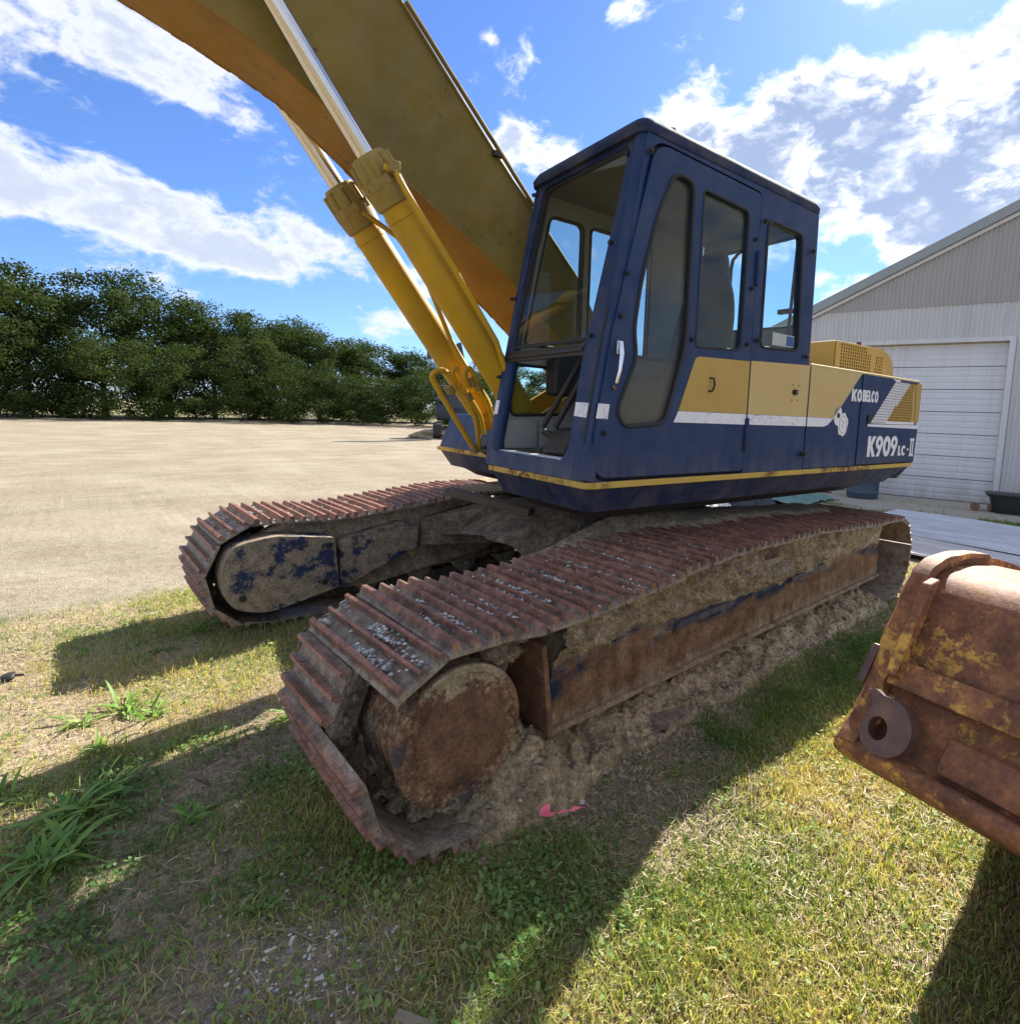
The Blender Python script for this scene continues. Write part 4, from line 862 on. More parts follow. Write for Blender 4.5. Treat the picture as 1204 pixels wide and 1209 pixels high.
# hoses and clamps at the feet of the cylinders
hz = [[(1.16, -.15, 1.24), (1.32, -.15, 1.47), (1.46, -.15, 1.68), (1.475, -.14, 1.735), (1.43, -.13, 1.765), (1.37, -.13, 1.745), (1.27, -.13, 1.64), (1.20, -.13, 1.54), (1.15, -.14, 1.44), (1.12, -.15, 1.30), (1.11, -.16, 1.22)],
      [(1.28, -.14, 1.66), (1.335, -.12, 1.72), (1.345, -.12, 1.76), (1.32, -.11, 1.785), (1.28, -.11, 1.73), (1.25, -.12, 1.64), (1.20, -.12, 1.57), (1.13, -.12, 1.47), (1.10, -.12, 1.34)],
      [(1.25, -.06, 1.66), (1.285, -.05, 1.72), (1.29, -.05, 1.76), (1.26, -.04, 1.785), (1.22, -.04, 1.73), (1.17, -.05, 1.65), (1.11, -.05, 1.56), (1.05, -.05, 1.40)],
      [(1.36, -.14, 1.98), (1.27, -.12, 1.83), (1.24, -.11, 1.79), (1.26, -.12, 1.76), (1.30, -.13, 1.755)],
      [(1.05, .06, 1.66), (1.12, .08, 1.74), (1.16, .10, 1.70), (1.10, .10, 1.55), (1.0, .10, 1.35)]]
for k, h in enumerate(hz):
    # smooth by Catmull-Rom
    P = [V(*p) for p in h]; out = []
    for i in range(len(P)-1):
        p0, p1, p2, p3 = P[max(0, i-1)], P[i], P[i+1], P[min(len(P)-1, i+2)]
        for j in range(5):
            t = j/5; out.append(.5*((2*p1)+(-p0+p2)*t+(2*p0-5*p1+4*p2-p3)*t*t+(-p0+3*p1-3*p2+p3)*t**3))
    out.append(P[-1]); b = MB(); b.tube(out, [.019, .018, .019, .017, .016][k], 10); b.build('hydraulic_hose', M['cylyellow'], **U)
for (x, y, z) in ((1.35, -.15, 1.64), (1.19, -.06, 1.67), (1.23, -.12, 1.60)): b = MB(); b.box(-.028, .028, -.05, .05, -.016, .016, Matrix.Translation(V(x, y, z)) @ Matrix.Rotation(-.9, 4, 'Y')); b.build('hose_clamp', M['gland'], bevel=.003, **U)
for (x, y, z) in ((1.22, -.05, 1.70), (1.13, -.14, 1.45), (1.14, -.15, 1.24)): b = MB(); b.cyl((x, y-.0, z-.03), (x+.03, y, z+.03), .024, 8); b.build('hose_fitting', M['gland'], bevel=.003, **U)

# ------------------------------------------------------------------ ground
def hgt(x, y):
    x = np.asarray(x, float); y = np.asarray(y, float)
    z = .030*(fbm(x*1.3, y*1.3, 1)-.5)+.022*(fbm(x*7, y*7, 3)-.5)
    nearm = np.exp(-(np.maximum(0, np.hypot(x-1, y-1)-7)/6)**2)
    # soil banked along the near track
    berm = sstep(x, -2.2, -1.2)*(1-sstep(x, 2.2, 2.5))*np.exp(-((y-1.34)/.18)**2)*(.06+.13*fbm(x*3, y*3, 6))
    berm2 = .05*np.exp(-((x-1.6)/.35)**2-((y-1.75)/.16)**2)*fbm(x*6, y*6, 2)*2+.05*np.exp(-((x-.9)/.3)**2-((y-1.72)/.12)**2)
    far_ = sstep(x, -2.2, -1.2)*(1-sstep(x, 2.3, 2.6))*np.exp(-((y+1.0)/.25)**2)*.05
    hub_ = .17*np.exp(-((x-2.02)/.20)**2-((y-1.44)/.17)**2)+.11*np.exp(-((x-2.38)/.2)**2-((y-1.42)/.14)**2)
    edge_ = sstep(x, -1.9, -1.2)*(1-sstep(x, 2.0, 2.25))*np.exp(-((y-1.56)/.12)**2)*(.05+.10*fbm(x*2.2, y*2, 9))
    return z*nearm+(berm+berm2)*.35+far_-.012+hub_*.2+edge_*.2
def graded(a, b, step, out, maxs):
    core = list(np.arange(a, b, step)); s = step; x = core[-1]
    while x < out: s = min(s*1.18, maxs); x += s; core.append(x)
    s = step; x = core[0]; pre = []
    while x > -out: s = min(s*1.18, maxs); x -= s; pre.append(x)
    return np.array(pre[::-1]+core)
gxs = graded(-3.4, 4.0, .021, 900, 60); gys = graded(-3.0, 3.2, .021, 900, 60)
def f_ground(t):
    c = OC(t); s = t.n('ShaderNodeSeparateXYZ', {0: c}); x, y = s.outputs[0], s.outputs[1]
    n = t.noise(c, 1.1, 8, .62); nf = t.noise(c, 14, 9, .68); nff = t.noise(c, 75, 6, .7); big = t.noise(c, .12, 5, .6)
    # sandy lot
    sand = t.ramp(t.m('ADD', t.m('MULTIPLY', n, .5), t.m('MULTIPLY', nf, .5)), [(.3, (.155, .132, .092)), (.5, (.25, .217, .155)), (.7, (.345, .305, .225))])
    streak = t.noise(t.v('MULTIPLY', c, (.35, 2.4, 1)), .30, 6, .6)
    sand = t.mix(t.ramp(streak, [(.38, 0.0), (.66, .55)]), sand, (.27, .20, .14))
    rut = t.noise(t.v('ADD', t.v('MULTIPLY', c, (.10, 1.15, 1)), t.v('MULTIPLY', t.noise(c, .25, 2, .5, col=True), (0, 2.2, 0))), 1.0, 4, .6)
    sand = t.mix(t.ramp(rut, [(.46, 0.0), (.50, .5), (.54, 0.0)]), sand, (.22, .17, .12))
    sand = t.mix(t.ramp(t.noise(c, .5, 6, .65), [(.45, 0.0), (.65, .45)]), sand, (.39, .35, .27))
    vor = t.n('ShaderNodeTexVoronoi', {'Vector': c, 'Scale': 52.0, 'Randomness': 1.0}); peb = vor.outputs['Distance']
    sand = t.mix(t.m('MULTIPLY', t.m('SUBTRACT', 1.0, t.sm(peb, .18, .32)), t.m('MULTIPLY', t.ramp(t.noise(c, 20, 3), [(.5, 0.0), (.6, 1.0)]), .6)), sand, (.45, .43, .39))
    soil = t.ramp(t.m('ADD', t.m('MULTIPLY', n, .4), t.m('MULTIPLY', nf, .6)), [(.32, (.13, .098, .066)), (.5, (.25, .19, .128)), (.66, (.36, .28, .19)), (.8, (.44, .35, .25))])
    thatch = t.ramp(t.noise(t.v('MULTIPLY', c, (1, 2.5, 1)), 38, 7, .75), [(.35, (.11, .092, .05)), (.5, (.24, .20, .11)), (.68, (.40, .34, .20))])
    near = t.mix(t.ramp(t.noise(c, 3.1, 6, .6), [(.42, 0.0), (.56, 1.0)]), thatch, soil)
    field = t.mix(t.ramp(t.noise(c, 2.0, 6, .6), [(.4, 0.0), (.6, 1.0)]), (.13, .14, .05), (.22, .19, .09))
    near = t.mix(t.m('MULTIPLY', t.sm(x, 2.2, 2.8), t.m('MULTIPLY', t.m('SUBTRACT', 1.0, t.sm(y, -.1, .3)), t.ramp(t.noise(c, 2.4, 6, .6), [(.36, .2), (.55, 1.0)]))), near, (.33, .26, .17))
    yy = t.m('ADD', y, t.m('MULTIPLY', t.m('SUBTRACT', n, .5), 1.5))
    xx_ = t.m('ADD', x, t.m('MULTIPLY', t.m('SUBTRACT', n, .5), 1.5))
    lot = t.m('MULTIPLY', t.m('SUBTRACT', 1.0, t.sm(yy, -2.35, -1.95)), t.sm(xx_, -9, -6))
    lot = t.m('MAXIMUM', lot, t.m('SUBTRACT', 1.0, t.sm(yy, -7, -5.5)))
    a = t.mix(lot, near, sand)
    grassfar = t.sm(yy, -46, -62)
    a = t.mix(t.m('MULTIPLY', t.sm(t.m('ABSOLUTE', t.m('ADD', y, 0.0)), 46, 58), t.ramp(big, [(.3, .6), (.6, 1.0)])), a, field)
    gravel = t.m('MULTIPLY', t.sm(x, 2.5, 2.7), t.m('SUBTRACT', 1.0, t.sm(t.v('LENGTH', t.v('SUBTRACT', c, (2.86, 1.62, 0))), .18, .42)))
    a = t.mix(t.m('MULTIPLY', gravel, .6), a, (.27, .23, .18))
    a = t.mix(t.m('MULTIPLY', lot, .6), relief_tone(t, a, c, 130, .55, 1.4, 33), a)
    bmp = t.m('ADD', t.m('MULTIPLY', nf, 1.5), t.m('ADD', t.m('MULTIPLY', nff, .6), t.m('MULTIPLY', t.m('SUBTRACT', 1.0, t.sm(peb, .1, .4)), .35)))
    return pbsdf(t, a, .95, bump=bmp, bs=.75, bd=.02, spec=.15)
M['ground'] = mat('soil_grass_and_sand', f_ground)
X, Y = np.meshgrid(gxs, gys, indexing='ij'); Z = hgt(X, Y); nx, ny = X.shape
me = bpy.data.meshes.new('ground'); me.vertices.add(nx*ny); me.vertices.foreach_set('co', np.stack([X.ravel(), Y.ravel(), Z.ravel()], 1).astype(np.float32).ravel())
ii, jj = np.meshgrid(np.arange(nx-1), np.arange(ny-1), indexing='ij'); q = np.stack([ii*ny+jj, (ii+1)*ny+jj, (ii+1)*ny+jj+1, ii*ny+jj+1], -1).reshape(-1, 4)
def setfaces(me, q, k):
    nf = len(q); me.loops.add(nf*k); me.loops.foreach_set('vertex_index', q.ravel().astype(np.int32)); me.polygons.add(nf); me.polygons.foreach_set('loop_start', (np.arange(nf)*k).astype(np.int32))
    me.update(calc_edges=True)
setfaces(me, q, 4); me.materials.append(M['ground']); me.shade_smooth()
tag(mesh_obj('ground', me), kind='structure')

def bank(X, Y):
    k = sstep(X, -2.1, -1.6)*(1-sstep(X, 2.22, 2.5))
    wid = .03+.12*fbm(X*2.1, X*0, 4)+.12*np.exp(-((X-1.95)/.16)**2)+.05*(fbm(X*9, X*0, 8)-.5)
    ridge = (.045+.030*(fbm(X*2.7, Y*1.2, 8)-.3)+.05*(1-sstep(Y, 1.38, 1.56))*fbm(X*3.3, Y*2, 2)*2+.12*np.exp(-((X-2.0)/.15)**2)+.03*np.exp(-((X-2.4)/.15)**2))
    p = 1-sstep(Y, 1.575, 1.595+wid*.55)
    lumps = (fbm(X*16, Y*16, 3, 4)-.42)
    return hgt(X, Y)-.02+k*p*(ridge+.075*lumps*(.3+p)+.05*np.maximum(0, fbm(X*26, Y*26, 6, 3)-.5)*2)-.02*(1-k)
dirt_sheet('soil_bank', np.linspace(2.66, -2.1, 480), np.linspace(1.12, 1.86, 80), bank, M['bank'], parent=None, kind='structure')
# ---- grass, clover and dead stems: uncountable cover
def cover_density(x, y):
    d = .22+.25*sstep(y, 1.8, 2.1)+.9*sstep(fbm(x*2.2, y*2.2, 4), .42, .62)
    d *= 1-.25*sstep(-y, -.2, .4)*sstep(x, 2.2, 2.6)
    d *= sstep(y+.5*(fbm(x*.9, y*.9, 8)-.5), -2.35, -1.9)                       # lot edge
    d *= np.where(x < -3.6, sstep(-y, -9, -8.9), 1)
    under = sstep(x, -2.6, -2.2)*(1-sstep(x, 2.0, 2.4))*sstep(y, -1.8, -1.5)*(1-sstep(y, 1.42, 1.62)); d *= 1-.97*under
    d *= 1-.88*np.exp(-((x-2.95)/.20)**2-((y-.68)/.42)**2)                       # bare patch
    d *= 1-.9*np.exp(-((x-2.86)/.22)**2-((y-1.62)/.26)**2)                      # gravelly patch
    d *= 1-.65*np.exp(-((x-3.45)/.3)**2-((y+.05)/.22)**2)
    d *= 1-.6*sstep(x, -1.8, -.9)*(1-sstep(x, 2.2, 2.4))*np.exp(-((y-1.62)/.16)**2)
    d *= 1-.55*np.exp(-((x-1.75)/.35)**2-((y-1.95)/.18)**2)
    return np.clip(d, 0, 1.2)
def greenness(x, y):
    g = .50+1.5*(fbm(x*1.9, y*1.9, 11)-.5)
    g += .16*sstep(x, 2.35, 2.9)*sstep(y, .3, .9)-.22*sstep(y, 1.85, 2.25)*(1-sstep(x, 2.5, 2.8))
    g += .35*np.exp(-((y-1.80)/.2)**2)*(1-sstep(x, 1.0, 1.6))
    g -= .06*sstep(x, 2.6, 3.0)*(1-sstep(y, -.2, .2))
    return g
def scatter(n, x0, x1, y0, y1):
    x = rng.uniform(x0, x1, n); y = rng.uniform(y0, y1, n); k = rng.random(n) < cover_density(x, y); return x[k], y[k]
def excl(x, y):
    s = ~((x < -4.4) & (x > -7.4) & (y > .2)); s &= ~((x > .1) & (x < 0)); return s
regions = [(95000, .9, 4.0, -2.3, 2.75), (120000, -1.2, 2.5, 1.5, 3.0), (36000, -4.4, -1.0, 1.3, 3.6), (26000, .9, 3.9, -2.3, .3), (30000, 2.0, 3.35, .6, 2.6), (9000, -9, -2.4, -2.2, 1.3), (16000, -7.9, -7.0, .2, 4), (9000, -7.4, -6.5, -1.8, .8)]
bx, by = [], []
for n_, a_, b_, c_, d_ in regions:
    x, y = scatter(n_, a_, b_, c_, d_); k = excl(x, y); bx.append(x[k]); by.append(y[k])
bx = np.concatenate(bx); by = np.concatenate(by); N = len(bx); bz = hgt(bx, by)
gn = greenness(bx, by)+rng.normal(0, .26, N)
# height and clumping
clump = fbm(bx*5, by*5, 13)
hh = (.012+.038*clump**1.5)*rng.uniform(.5, 1.5, N)*(1+.35*(rng.random(N) < .06)*2)
hh *= 1+.9*(bx < -6.4); ww = (1+.8*(bx < -6.4))*rng.uniform(.0011, .0027, N)*(1+.3*(hh > .07))
an = rng.uniform(0, 2*np.pi, N); lean = rng.uniform(.15, 1.25, N)*hh; la = rng.uniform(0, 2*np.pi, N)
ca, sa = np.cos(an), np.sin(an); lx, ly = np.cos(la)*lean, np.sin(la)*lean
v = np.zeros((N, 5, 3), np.float32)
for k, (f, wd, zz) in enumerate(((0, -1, -.01), (0, 1, -.01), (.35, .8, .62), (.35, -.8, .62), (1, 0, 1))):
    v[:, k, 0] = bx+lx*f+ca*ww*wd; v[:, k, 1] = by+ly*f+sa*ww*wd; v[:, k, 2] = bz+np.where(zz < 0, -.008, hh*zz*(1-.25*(lean/hh)*f*.6))
base = (np.arange(N)*5)[:, None]
def blades_mesh(name, v, base, tint, m):
    N = len(base); me = bpy.data.meshes.new(name); me.vertices.add(N*5); me.vertices.foreach_set('co', v.ravel())
    quads = base+np.array([0, 1, 2, 3]); tris = base+np.array([3, 2, 4])
    li = np.concatenate([quads.ravel(), tris.ravel()]).astype(np.int32); me.loops.add(len(li)); me.loops.foreach_set('vertex_index', li)
    ls = np.concatenate([np.arange(N)*4, N*4+np.arange(N)*3]).astype(np.int32); me.polygons.add(2*N); me.polygons.foreach_set('loop_start', ls)
    me.update(calc_edges=True); at = me.attributes.new('tint', 'FLOAT', 'POINT'); at.data.foreach_set('value', np.repeat(tint, 5).astype(np.float32))
    me.materials.append(m); return me
def f_leaf(stops, tr=.4):
    def fn(t):
        a = t.n('ShaderNodeAttribute', attribute_name='tint').outputs['Fac']; c = t.ramp(a, stops)
        d1 = t.n('ShaderNodeBsdfPrincipled', {'Base Color': c, 'Roughness': .55, 'Specular IOR Level': .35}).outputs[0]
        d2 = t.n('ShaderNodeBsdfTranslucent', {'Color': t.mix(1.0, c, (1.2, 1.25, .6), 'MULTIPLY')}).outputs[0]
        return t.n('ShaderNodeMixShader', {0: tr, 1: d1, 2: d2}).outputs[0]
    return fn
M['grass'] = mat('grass_blades', f_leaf([(.0, (.56, .43, .22)), (.22, (.54, .46, .19)), (.38, (.42, .42, .13)), (.62, (.26, .33, .085)), (1.0, (.12, .20, .05))]))
tag(mesh_obj('grass', blades_mesh('grass', v, base, np.clip(gn, 0, 1), M['grass'])), 'short patchy grass growing around the machine', 'grass', kind='stuff')
# dry thatch: short straw pieces lying nearly flat
N = 50000; x = rng.uniform(.8, 3.9, N); y = rng.uniform(-2.2, 2.8, N); k = (rng.random(N) < (.25+.75*sstep(y, 1.5, 2.0)+.3*sstep(-y, -.3, .3))*sstep(y, -2.3, -1.9)*(vn(x*3, y*3, 9)*.9+.25)); k &= ~((x < 2.2) & (y > -1.5) & (y < 1.5)); x, y = x[k], y[k]; N = len(x)
L = rng.uniform(.012, .055, N); an = rng.uniform(0, 2*np.pi, N); ww = rng.uniform(.0007, .0016, N); z0 = hgt(x, y)+rng.uniform(.001, .016, N); dz = rng.normal(0, .22, N)*L
v = np.zeros((N, 5, 3), np.float32)
for k, (f, wd) in enumerate(((-.5, -1), (-.5, 1), (.2, .9), (.2, -.9), (.5, 0))):
    bend = .12*L*(f*f)*np.sign(dz); v[:, k, 0] = x+np.cos(an)*L*f-np.sin(an)*(ww*wd+bend); v[:, k, 1] = y+np.sin(an)*L*f+np.cos(an)*(ww*wd+bend); v[:, k, 2] = z0+dz*f+.002
M['straw'] = mat('dry_straw', f_leaf([(.0, (.24, .17, .10)), (.5, (.46, .36, .21)), (1.0, (.62, .53, .34))], .15))
tag(mesh_obj('straw', blades_mesh('straw', v, (np.arange(N)*5)[:, None], rng.random(N), M['straw'])), 'dead straw and thatch lying between the grass', 'straw', kind='stuff')
# clover-like leaflets
regl = [(52000, 1.9, 3.5, .2, 2.7), (26000, -1.0, 2.4, 1.7, 2.9), (9000, 1.5, 3.6, -1.8, .3), (9000, -3.5, -1, 1.5, 3)]
bx, by = [], []
for n_, a_, b_, c_, d_ in regl:
    x, y = scatter(n_, a_, b_, c_, d_); pr = sstep(.6*fbm(x*1.7, y*1.7, 4)+.4*fbm(x*9, y*9, 2), .36, .66); k = rng.random(len(x)) < (.06+.8*pr)*(1-.85*np.exp(-((x-2.95)/.20)**2-((y-.68)/.42)**2))*(1-.55*sstep(y, 1.95, 2.2)*(1-sstep(x, 2.4, 2.7))); bx.append(x[k]); by.append(y[k])
bx = np.concatenate(bx); by = np.concatenate(by); N = len(bx); bz = hgt(bx, by)+rng.uniform(.004, .034, N)
s = rng.uniform(.0035, .0105, N); an = rng.uniform(0, 2*np.pi, N); tl = rng.normal(0, .45, (N, 2)); v = np.zeros((N, 5, 3), np.float32)
for k, (u, w_) in enumerate(((-.45, 0), (-.2, .95), (.9, .75), (.9, -.75), (-.2, -.95))): 
    px = (u*np.cos(an)-w_*np.sin(an))*s; py = (u*np.sin(an)+w_*np.cos(an))*s
    v[:, k, 0] = bx+px; v[:, k, 1] = by+py; v[:, k, 2] = bz+px*tl[:, 0]+py*tl[:, 1]
me = bpy.data.meshes.new('clover'); me.vertices.add(N*5); me.vertices.foreach_set('co', v.ravel()); setfaces(me, (np.arange(N)*5)[:, None]+np.arange(5), 5)
at = me.attributes.new('tint', 'FLOAT', 'POINT'); at.data.foreach_set('value', np.repeat(np.clip(greenness(bx, by)*.6+.35+rng.normal(0, .15, N), 0, 1), 5).astype(np.float32))
M['clover'] = mat('clover_leaves', f_leaf([(.0, (.38, .42, .14)), (.4, (.28, .37, .11)), (.7, (.17, .27, .075)), (1.0, (.11, .20, .055))]))
me.materials.append(M['clover']); tag(mesh_obj('clover', me), 'low clover and small weeds among the grass', 'clover', kind='stuff')
# pebbles and clods
def rocks(name, spots, mats, label, cat):
    b = MB(); ico = [(0, 0, .8), (.9, 0, .1), (.28, .85, .15), (-.73, .53, .1), (-.73, -.53, .2), (.28, -.85, .05)]
    for x, y, s, mi in spots:
        a = random.uniform(0, 6.28); z = float(max(hgt(x, y), bank(np.array([x]), np.array([y]))[0] if abs(x) < 2.7 and 1.3 < y < 1.86 else -9)); b.mi = mi; sq = random.uniform(.6, 1); j = [random.uniform(.75, 1.2) for _ in ico]
        b.add([(x+(v[0]*math.cos(a)-v[1]*math.sin(a))*s*jj_, y+(v[0]*math.sin(a)+v[1]*math.cos(a))*s*sq*jj_, z+v[2]*s*.7*jj_) for v, jj_ in zip(ico, j)], [(0, i, i % 5+1) for i in range(1, 6)])
    return tag(b.build(name, mats, smooth=0), label, cat, kind='stuff')
sp = [(random.gauss(2.86, .13), random.gauss(1.62, .16), abs(random.gauss(.002, .0042))+.0014, random.choice([0, 0, 0, 1, 2])) for _ in range(420)]
sp += [(random.uniform(1.5, 3.4), random.uniform(-1.6, 2.6), random.uniform(.002, .006), random.choice([0, 1, 2])) for _ in range(500)]
M['clod'] = simple('soil_clod', (.20, .15, .10), .95)
M['whitestone'] = simple('white_gravel', (.62, .60, .55), .8)
rocks('gravel', sp, [M['whitestone'], M['stone2'], M['clod']], 'small white and grey pebbles on bare soil', 'gravel')
cl = []
for _ in range(1500):
    x = random.uniform(-2, 2.5); yy_ = random.gauss(1.62, .09); cl.append((x, yy_, abs(random.gauss(.008, .009))+.003, random.choice([0, 0, 1])))
rocks('soil_clods', cl, [M['mud'], M['clod']], 'lumps of dry soil fallen along the near track', 'soil')
# ---- broad leafed weeds, each a thing with leaves
M['dock'] = mat('weed_leaf', f_leaf([(.0, (.28, .38, .08)), (.5, (.18, .31, .06)), (1.0, (.10, .22, .045))], .35))
def leaf_mesh(L, Wd, droop, tint):
    n = 7; vs = []; fs = []
    for i in range(n+1):
        t = i/n; wv = Wd*(math.sin(math.pi*min(1, t*.93+.06))**.8)*(1+.12*math.sin(t*22)); z = L*(.75*t-droop*t*t); x = L*t*(.72+.18*t)
        vs += [(x, -wv, z+.25*wv), (x, 0, z), (x, wv, z+.25*wv)]
    for i in range(n): fs += [(i*3, i*3+1, i*3+4, i*3+3), (i*3+1, i*3+2, i*3+5, i*3+4)]
    me = bpy.data.meshes.new('leaf'); me.from_pydata(vs, [], fs); me.shade_smooth(); at = me.attributes.new('tint', 'FLOAT', 'POINT'); at.data.foreach_set('value', [tint]*len(vs)); me.materials.append(M['dock']); return me
LM = [leaf_mesh(1, random.uniform(.026, .058), random.uniform(.2, 1.1), random.random()) for _ in range(16)]
def weed(x, y, size, nl, label, erect=.5, name='broadleaf_weed'):
    r = empty(name, (x, y, float(hgt(x, y))-.004), random.uniform(0, 6), label, 'weed', 'broad leafed weeds in the grass')
    nl = int(nl*2.5); size *= .68
    for k in range(nl):
        o = mesh_obj('leaf', random.choice(LM), r); s = size*random.uniform(.4, 1.25)
        o.rotation_euler = (random.uniform(-.3, .3), random.uniform(-.75, .35)*erect-.1, 2*math.pi*(k+random.random()*.7)/nl); o.location = (random.gauss(0, size*.22), random.gauss(0, size*.22), 0); o.rotation_euler.z += random.gauss(0, .5); o.scale = (s, s*random.uniform(.8, 1.7), s*random.uniform(.6, 1.2))
WD = [(3.12, -.25, .20, 17, 'bushy weed with long upright leaves in the sunlit patch left of the near track'), (3.02, -.12, .16, 12, 'wide weed half in shadow just right of the bushy sunlit weed'), (3.22, .06, .15, 12, 'small weed on the edge of the long shadow left of the tracks'),
      (3.28, -.22, .17, 12, 'flat spreading weed in the sun beside bare sandy soil'), (3.32, .52, .23, 28, 'tall dark green weed cluster at the left edge in shade'), (3.38, .74, .24, 30, 'largest dark weed clump at the left edge of the photo'),
      (3.22, .42, .16, 16, 'weed with serrated leaves lit from behind at the shadow edge'), (3.02, .80, .14, 12, 'spiky weed growing by the bare dirt patch in shade'), (3.25, -1.15, .12, 10, 'small weed at the corner of the far track shadow'),
      (2.66, -1.15, .16, 14, 'dark weed tuft touching the front of the far track'), (2.88, -.95, .13, 10, 'weed in the shadow of the far track'), (2.62, 1.42, .10, 9, 'bright three leafed weed at the foot of the bottom track shoe'),
      (2.72, 1.95, .08, 8, 'small weed beside the wooden offcut'), (1.45, 1.80, .10, 9, 'pointed weed growing in the soil beside the near frame'), (1.62, 2.24, .08, 9, 'weed in the sunlit grass, upper of the pair by the shadow edge'),
      (1.95, 2.40, .08, 10, 'low broad weed in the middle of the sunlit grass'), (1.30, 2.34, .07, 8, 'weed in sunlit grass nearest the bucket shadow'), (3.5, .25, .16, 13, 'weed at the left edge where sun meets shade'), (2.90, 1.22, .09, 9, 'short pale weed on the shaded dirt'),
      (3.05, -1.75, .08, 8, 'tiny weed at the edge of the sandy lot'), (2.55, .32, .15, 10, 'weed beside the front of the near track'), (2.2, 2.45, .07, 9, 'weed near the bottom right shadow edge'), (2.92, 1.38, .10, 10, 'narrow leafed weed above the gravel patch')]
for a in WD: weed(*a)
# fallen bits
b = MB(); z = float(hgt(2.72, 1.90)); Mx = Matrix.Translation(V(2.728, 1.950, z+.020)) @ Matrix.Rotation(2.2, 4, 'Z') @ Matrix.Rotation(.12, 4, 'Y'); b.box(-.045, .06, -.014, .014, -.012, .012, Mx); tag(b.build('wood_offcut', M['wood'], bevel=.002), 'pale wooden offcut lying in the grass at the bottom edge', 'wood')
b = MB(); b.tube([(2.93, 1.42, hgt(2.93, 1.42)+.008), (2.91, 1.47, hgt(2.91, 1.47)+.010), (2.875, 1.50, hgt(2.875, 1.5)+.008), (2.85, 1.55, hgt(2.85, 1.55)+.010), (2.835, 1.58, hgt(2.83, 1.58)+.008)], [.002, .004, .0035, .003, .0015], 6); tag(b.build('twig', M['wood']), 'thin curved twig lying on the pebbly patch', 'twig')
b = MB(); b.tube([(2.96, .55, hgt(2.96, .55)+.008), (2.94, .60, hgt(2.94, .6)+.012), (2.925, .635, hgt(2.92, .635)+.008)], [.006, .009, .005], 6); tag(b.build('stick', M['muddark']), 'short dark stick on the bare dirt patch', 'stick')
b = MB(); b.lathe((3.56, -.98, hgt(3.56, -.98)+.002), (.1, 0, 1), [(0, .02), (.015, .035), (.03, .028), (.036, .01)], 12); b.tube([(3.56, -.98, .01), (3.50, -.95, .012)], .006, 6); tag(b.build('scrap_knob', M['darksteel']), 'small dark round scrap on the grass by the sandy lot', 'scrap')
b = MB()
for k in range(70):
    x, y = random.gauss(1.38, .20), random.gauss(2.02, .06); a = random.gauss(.5, .9); L = random.uniform(.05, .22); z = float(hgt(x, y)); P = []
    for i in range(5): t_ = i/4-.5; P.append((x+math.cos(a)*L*t_+.02*math.sin(i*2+k), y+math.sin(a)*L*t_+.015*math.cos(i*1.7+k), z+.012+.02*random.random()))
    b.tube(P, [.0016, .0014, .0012, .001, .0006], 4)
M['deadwood'] = simple('dead_stems', (.34, .27, .20), .9)
tag(b.build('dead_stems', M['deadwood']), 'tangle of dead grey stems at the edge of the machine shadow', 'dead stems', kind='stuff')
# pink ribbon with a scrap of white paper
def f_pink(t): return pbsdf(t, (.85, .15, .21), .5)
M['pink'] = mat('pink_ribbon', f_pink)
RB = empty('ribbon', (2.00, 1.70, float(max(hgt(2.0, 1.7), bank(np.array([1.98]), np.array([1.69]))[0]))+.036), 0, 'torn pink marking ribbon lying on the soil beside the near track', 'ribbon')
def rib(pts, hw):
    b = MB(); vs = []
    for (p, w_) in zip(pts, hw): p = V(*p); vs += [p+V(-.7*w_, .7*w_, 0), p+V(.7*w_, -.7*w_, .004)]
    b.add(vs, [(2*i, 2*i+1, 2*i+3, 2*i+2) for i in range(len(pts)-1)]); return b
rib([(.055, -.045, .0), (.035, -.030, .016), (.012, -.012, .010), (-.01, .0, .018), (-.03, .012, .012), (-.055, .02, .022), (-.085, .03, .01)], [.022, .020, .005, .006, .004, .016, .003]).build('strip', M['pink'], RB)
rib([(.055, -.045, .002), (.03, -.06, .024), (.015, -.075, .03)], [.020, .013, .001]).build('strip', M['pink'], RB)
b = MB(); b.prism([(0, 0), (.012, .022), (.028, .018), (.030, .002)], lambda u, v, t: V(-.07-u*.5, .012+u*.4, .02+v+t*.1), 0, .002); b.build('paper_scrap', M['print'], RB)
# planks on the car body under the front of the house
M['darkwood'] = simple('dark_brown_wood', (.09, .065, .045), .85, var=.5, sc=20, bs=.5)  # darker brown version of the plain wood tone
def plank(name, p0, p1, wd, th, label, cat, m='wood', group=None):
    p0, p1 = V(*p0), V(*p1); L = (p1-p0).length; X = (p1-p0).normalized(); Y = V(0, 0, 1).cross(X).normalized(); Zv = X.cross(Y)
    Mx = Matrix(((X.x, Y.x, Zv.x, p0.x), (X.y, Y.y, Zv.y, p0.y), (X.z, Y.z, Zv.z, p0.z), (0, 0, 0, 1)))
    b = MB(); b.box(0, L, -wd/2, wd/2, -th/2, th/2, Mx); return tag(b.build(name, M[m], bevel=.004), label, cat, group)
plank('plank', (1.28, -.36, .93), (.98, .22, .84), .10, .05, 'dark weathered plank leaning over the car body below the boom', 'plank', 'darkwood')
plank('plank', (1.02, -.60, .90), (.72, -.28, .93), .10, .045, 'short pale timber behind the leaning plank', 'plank')

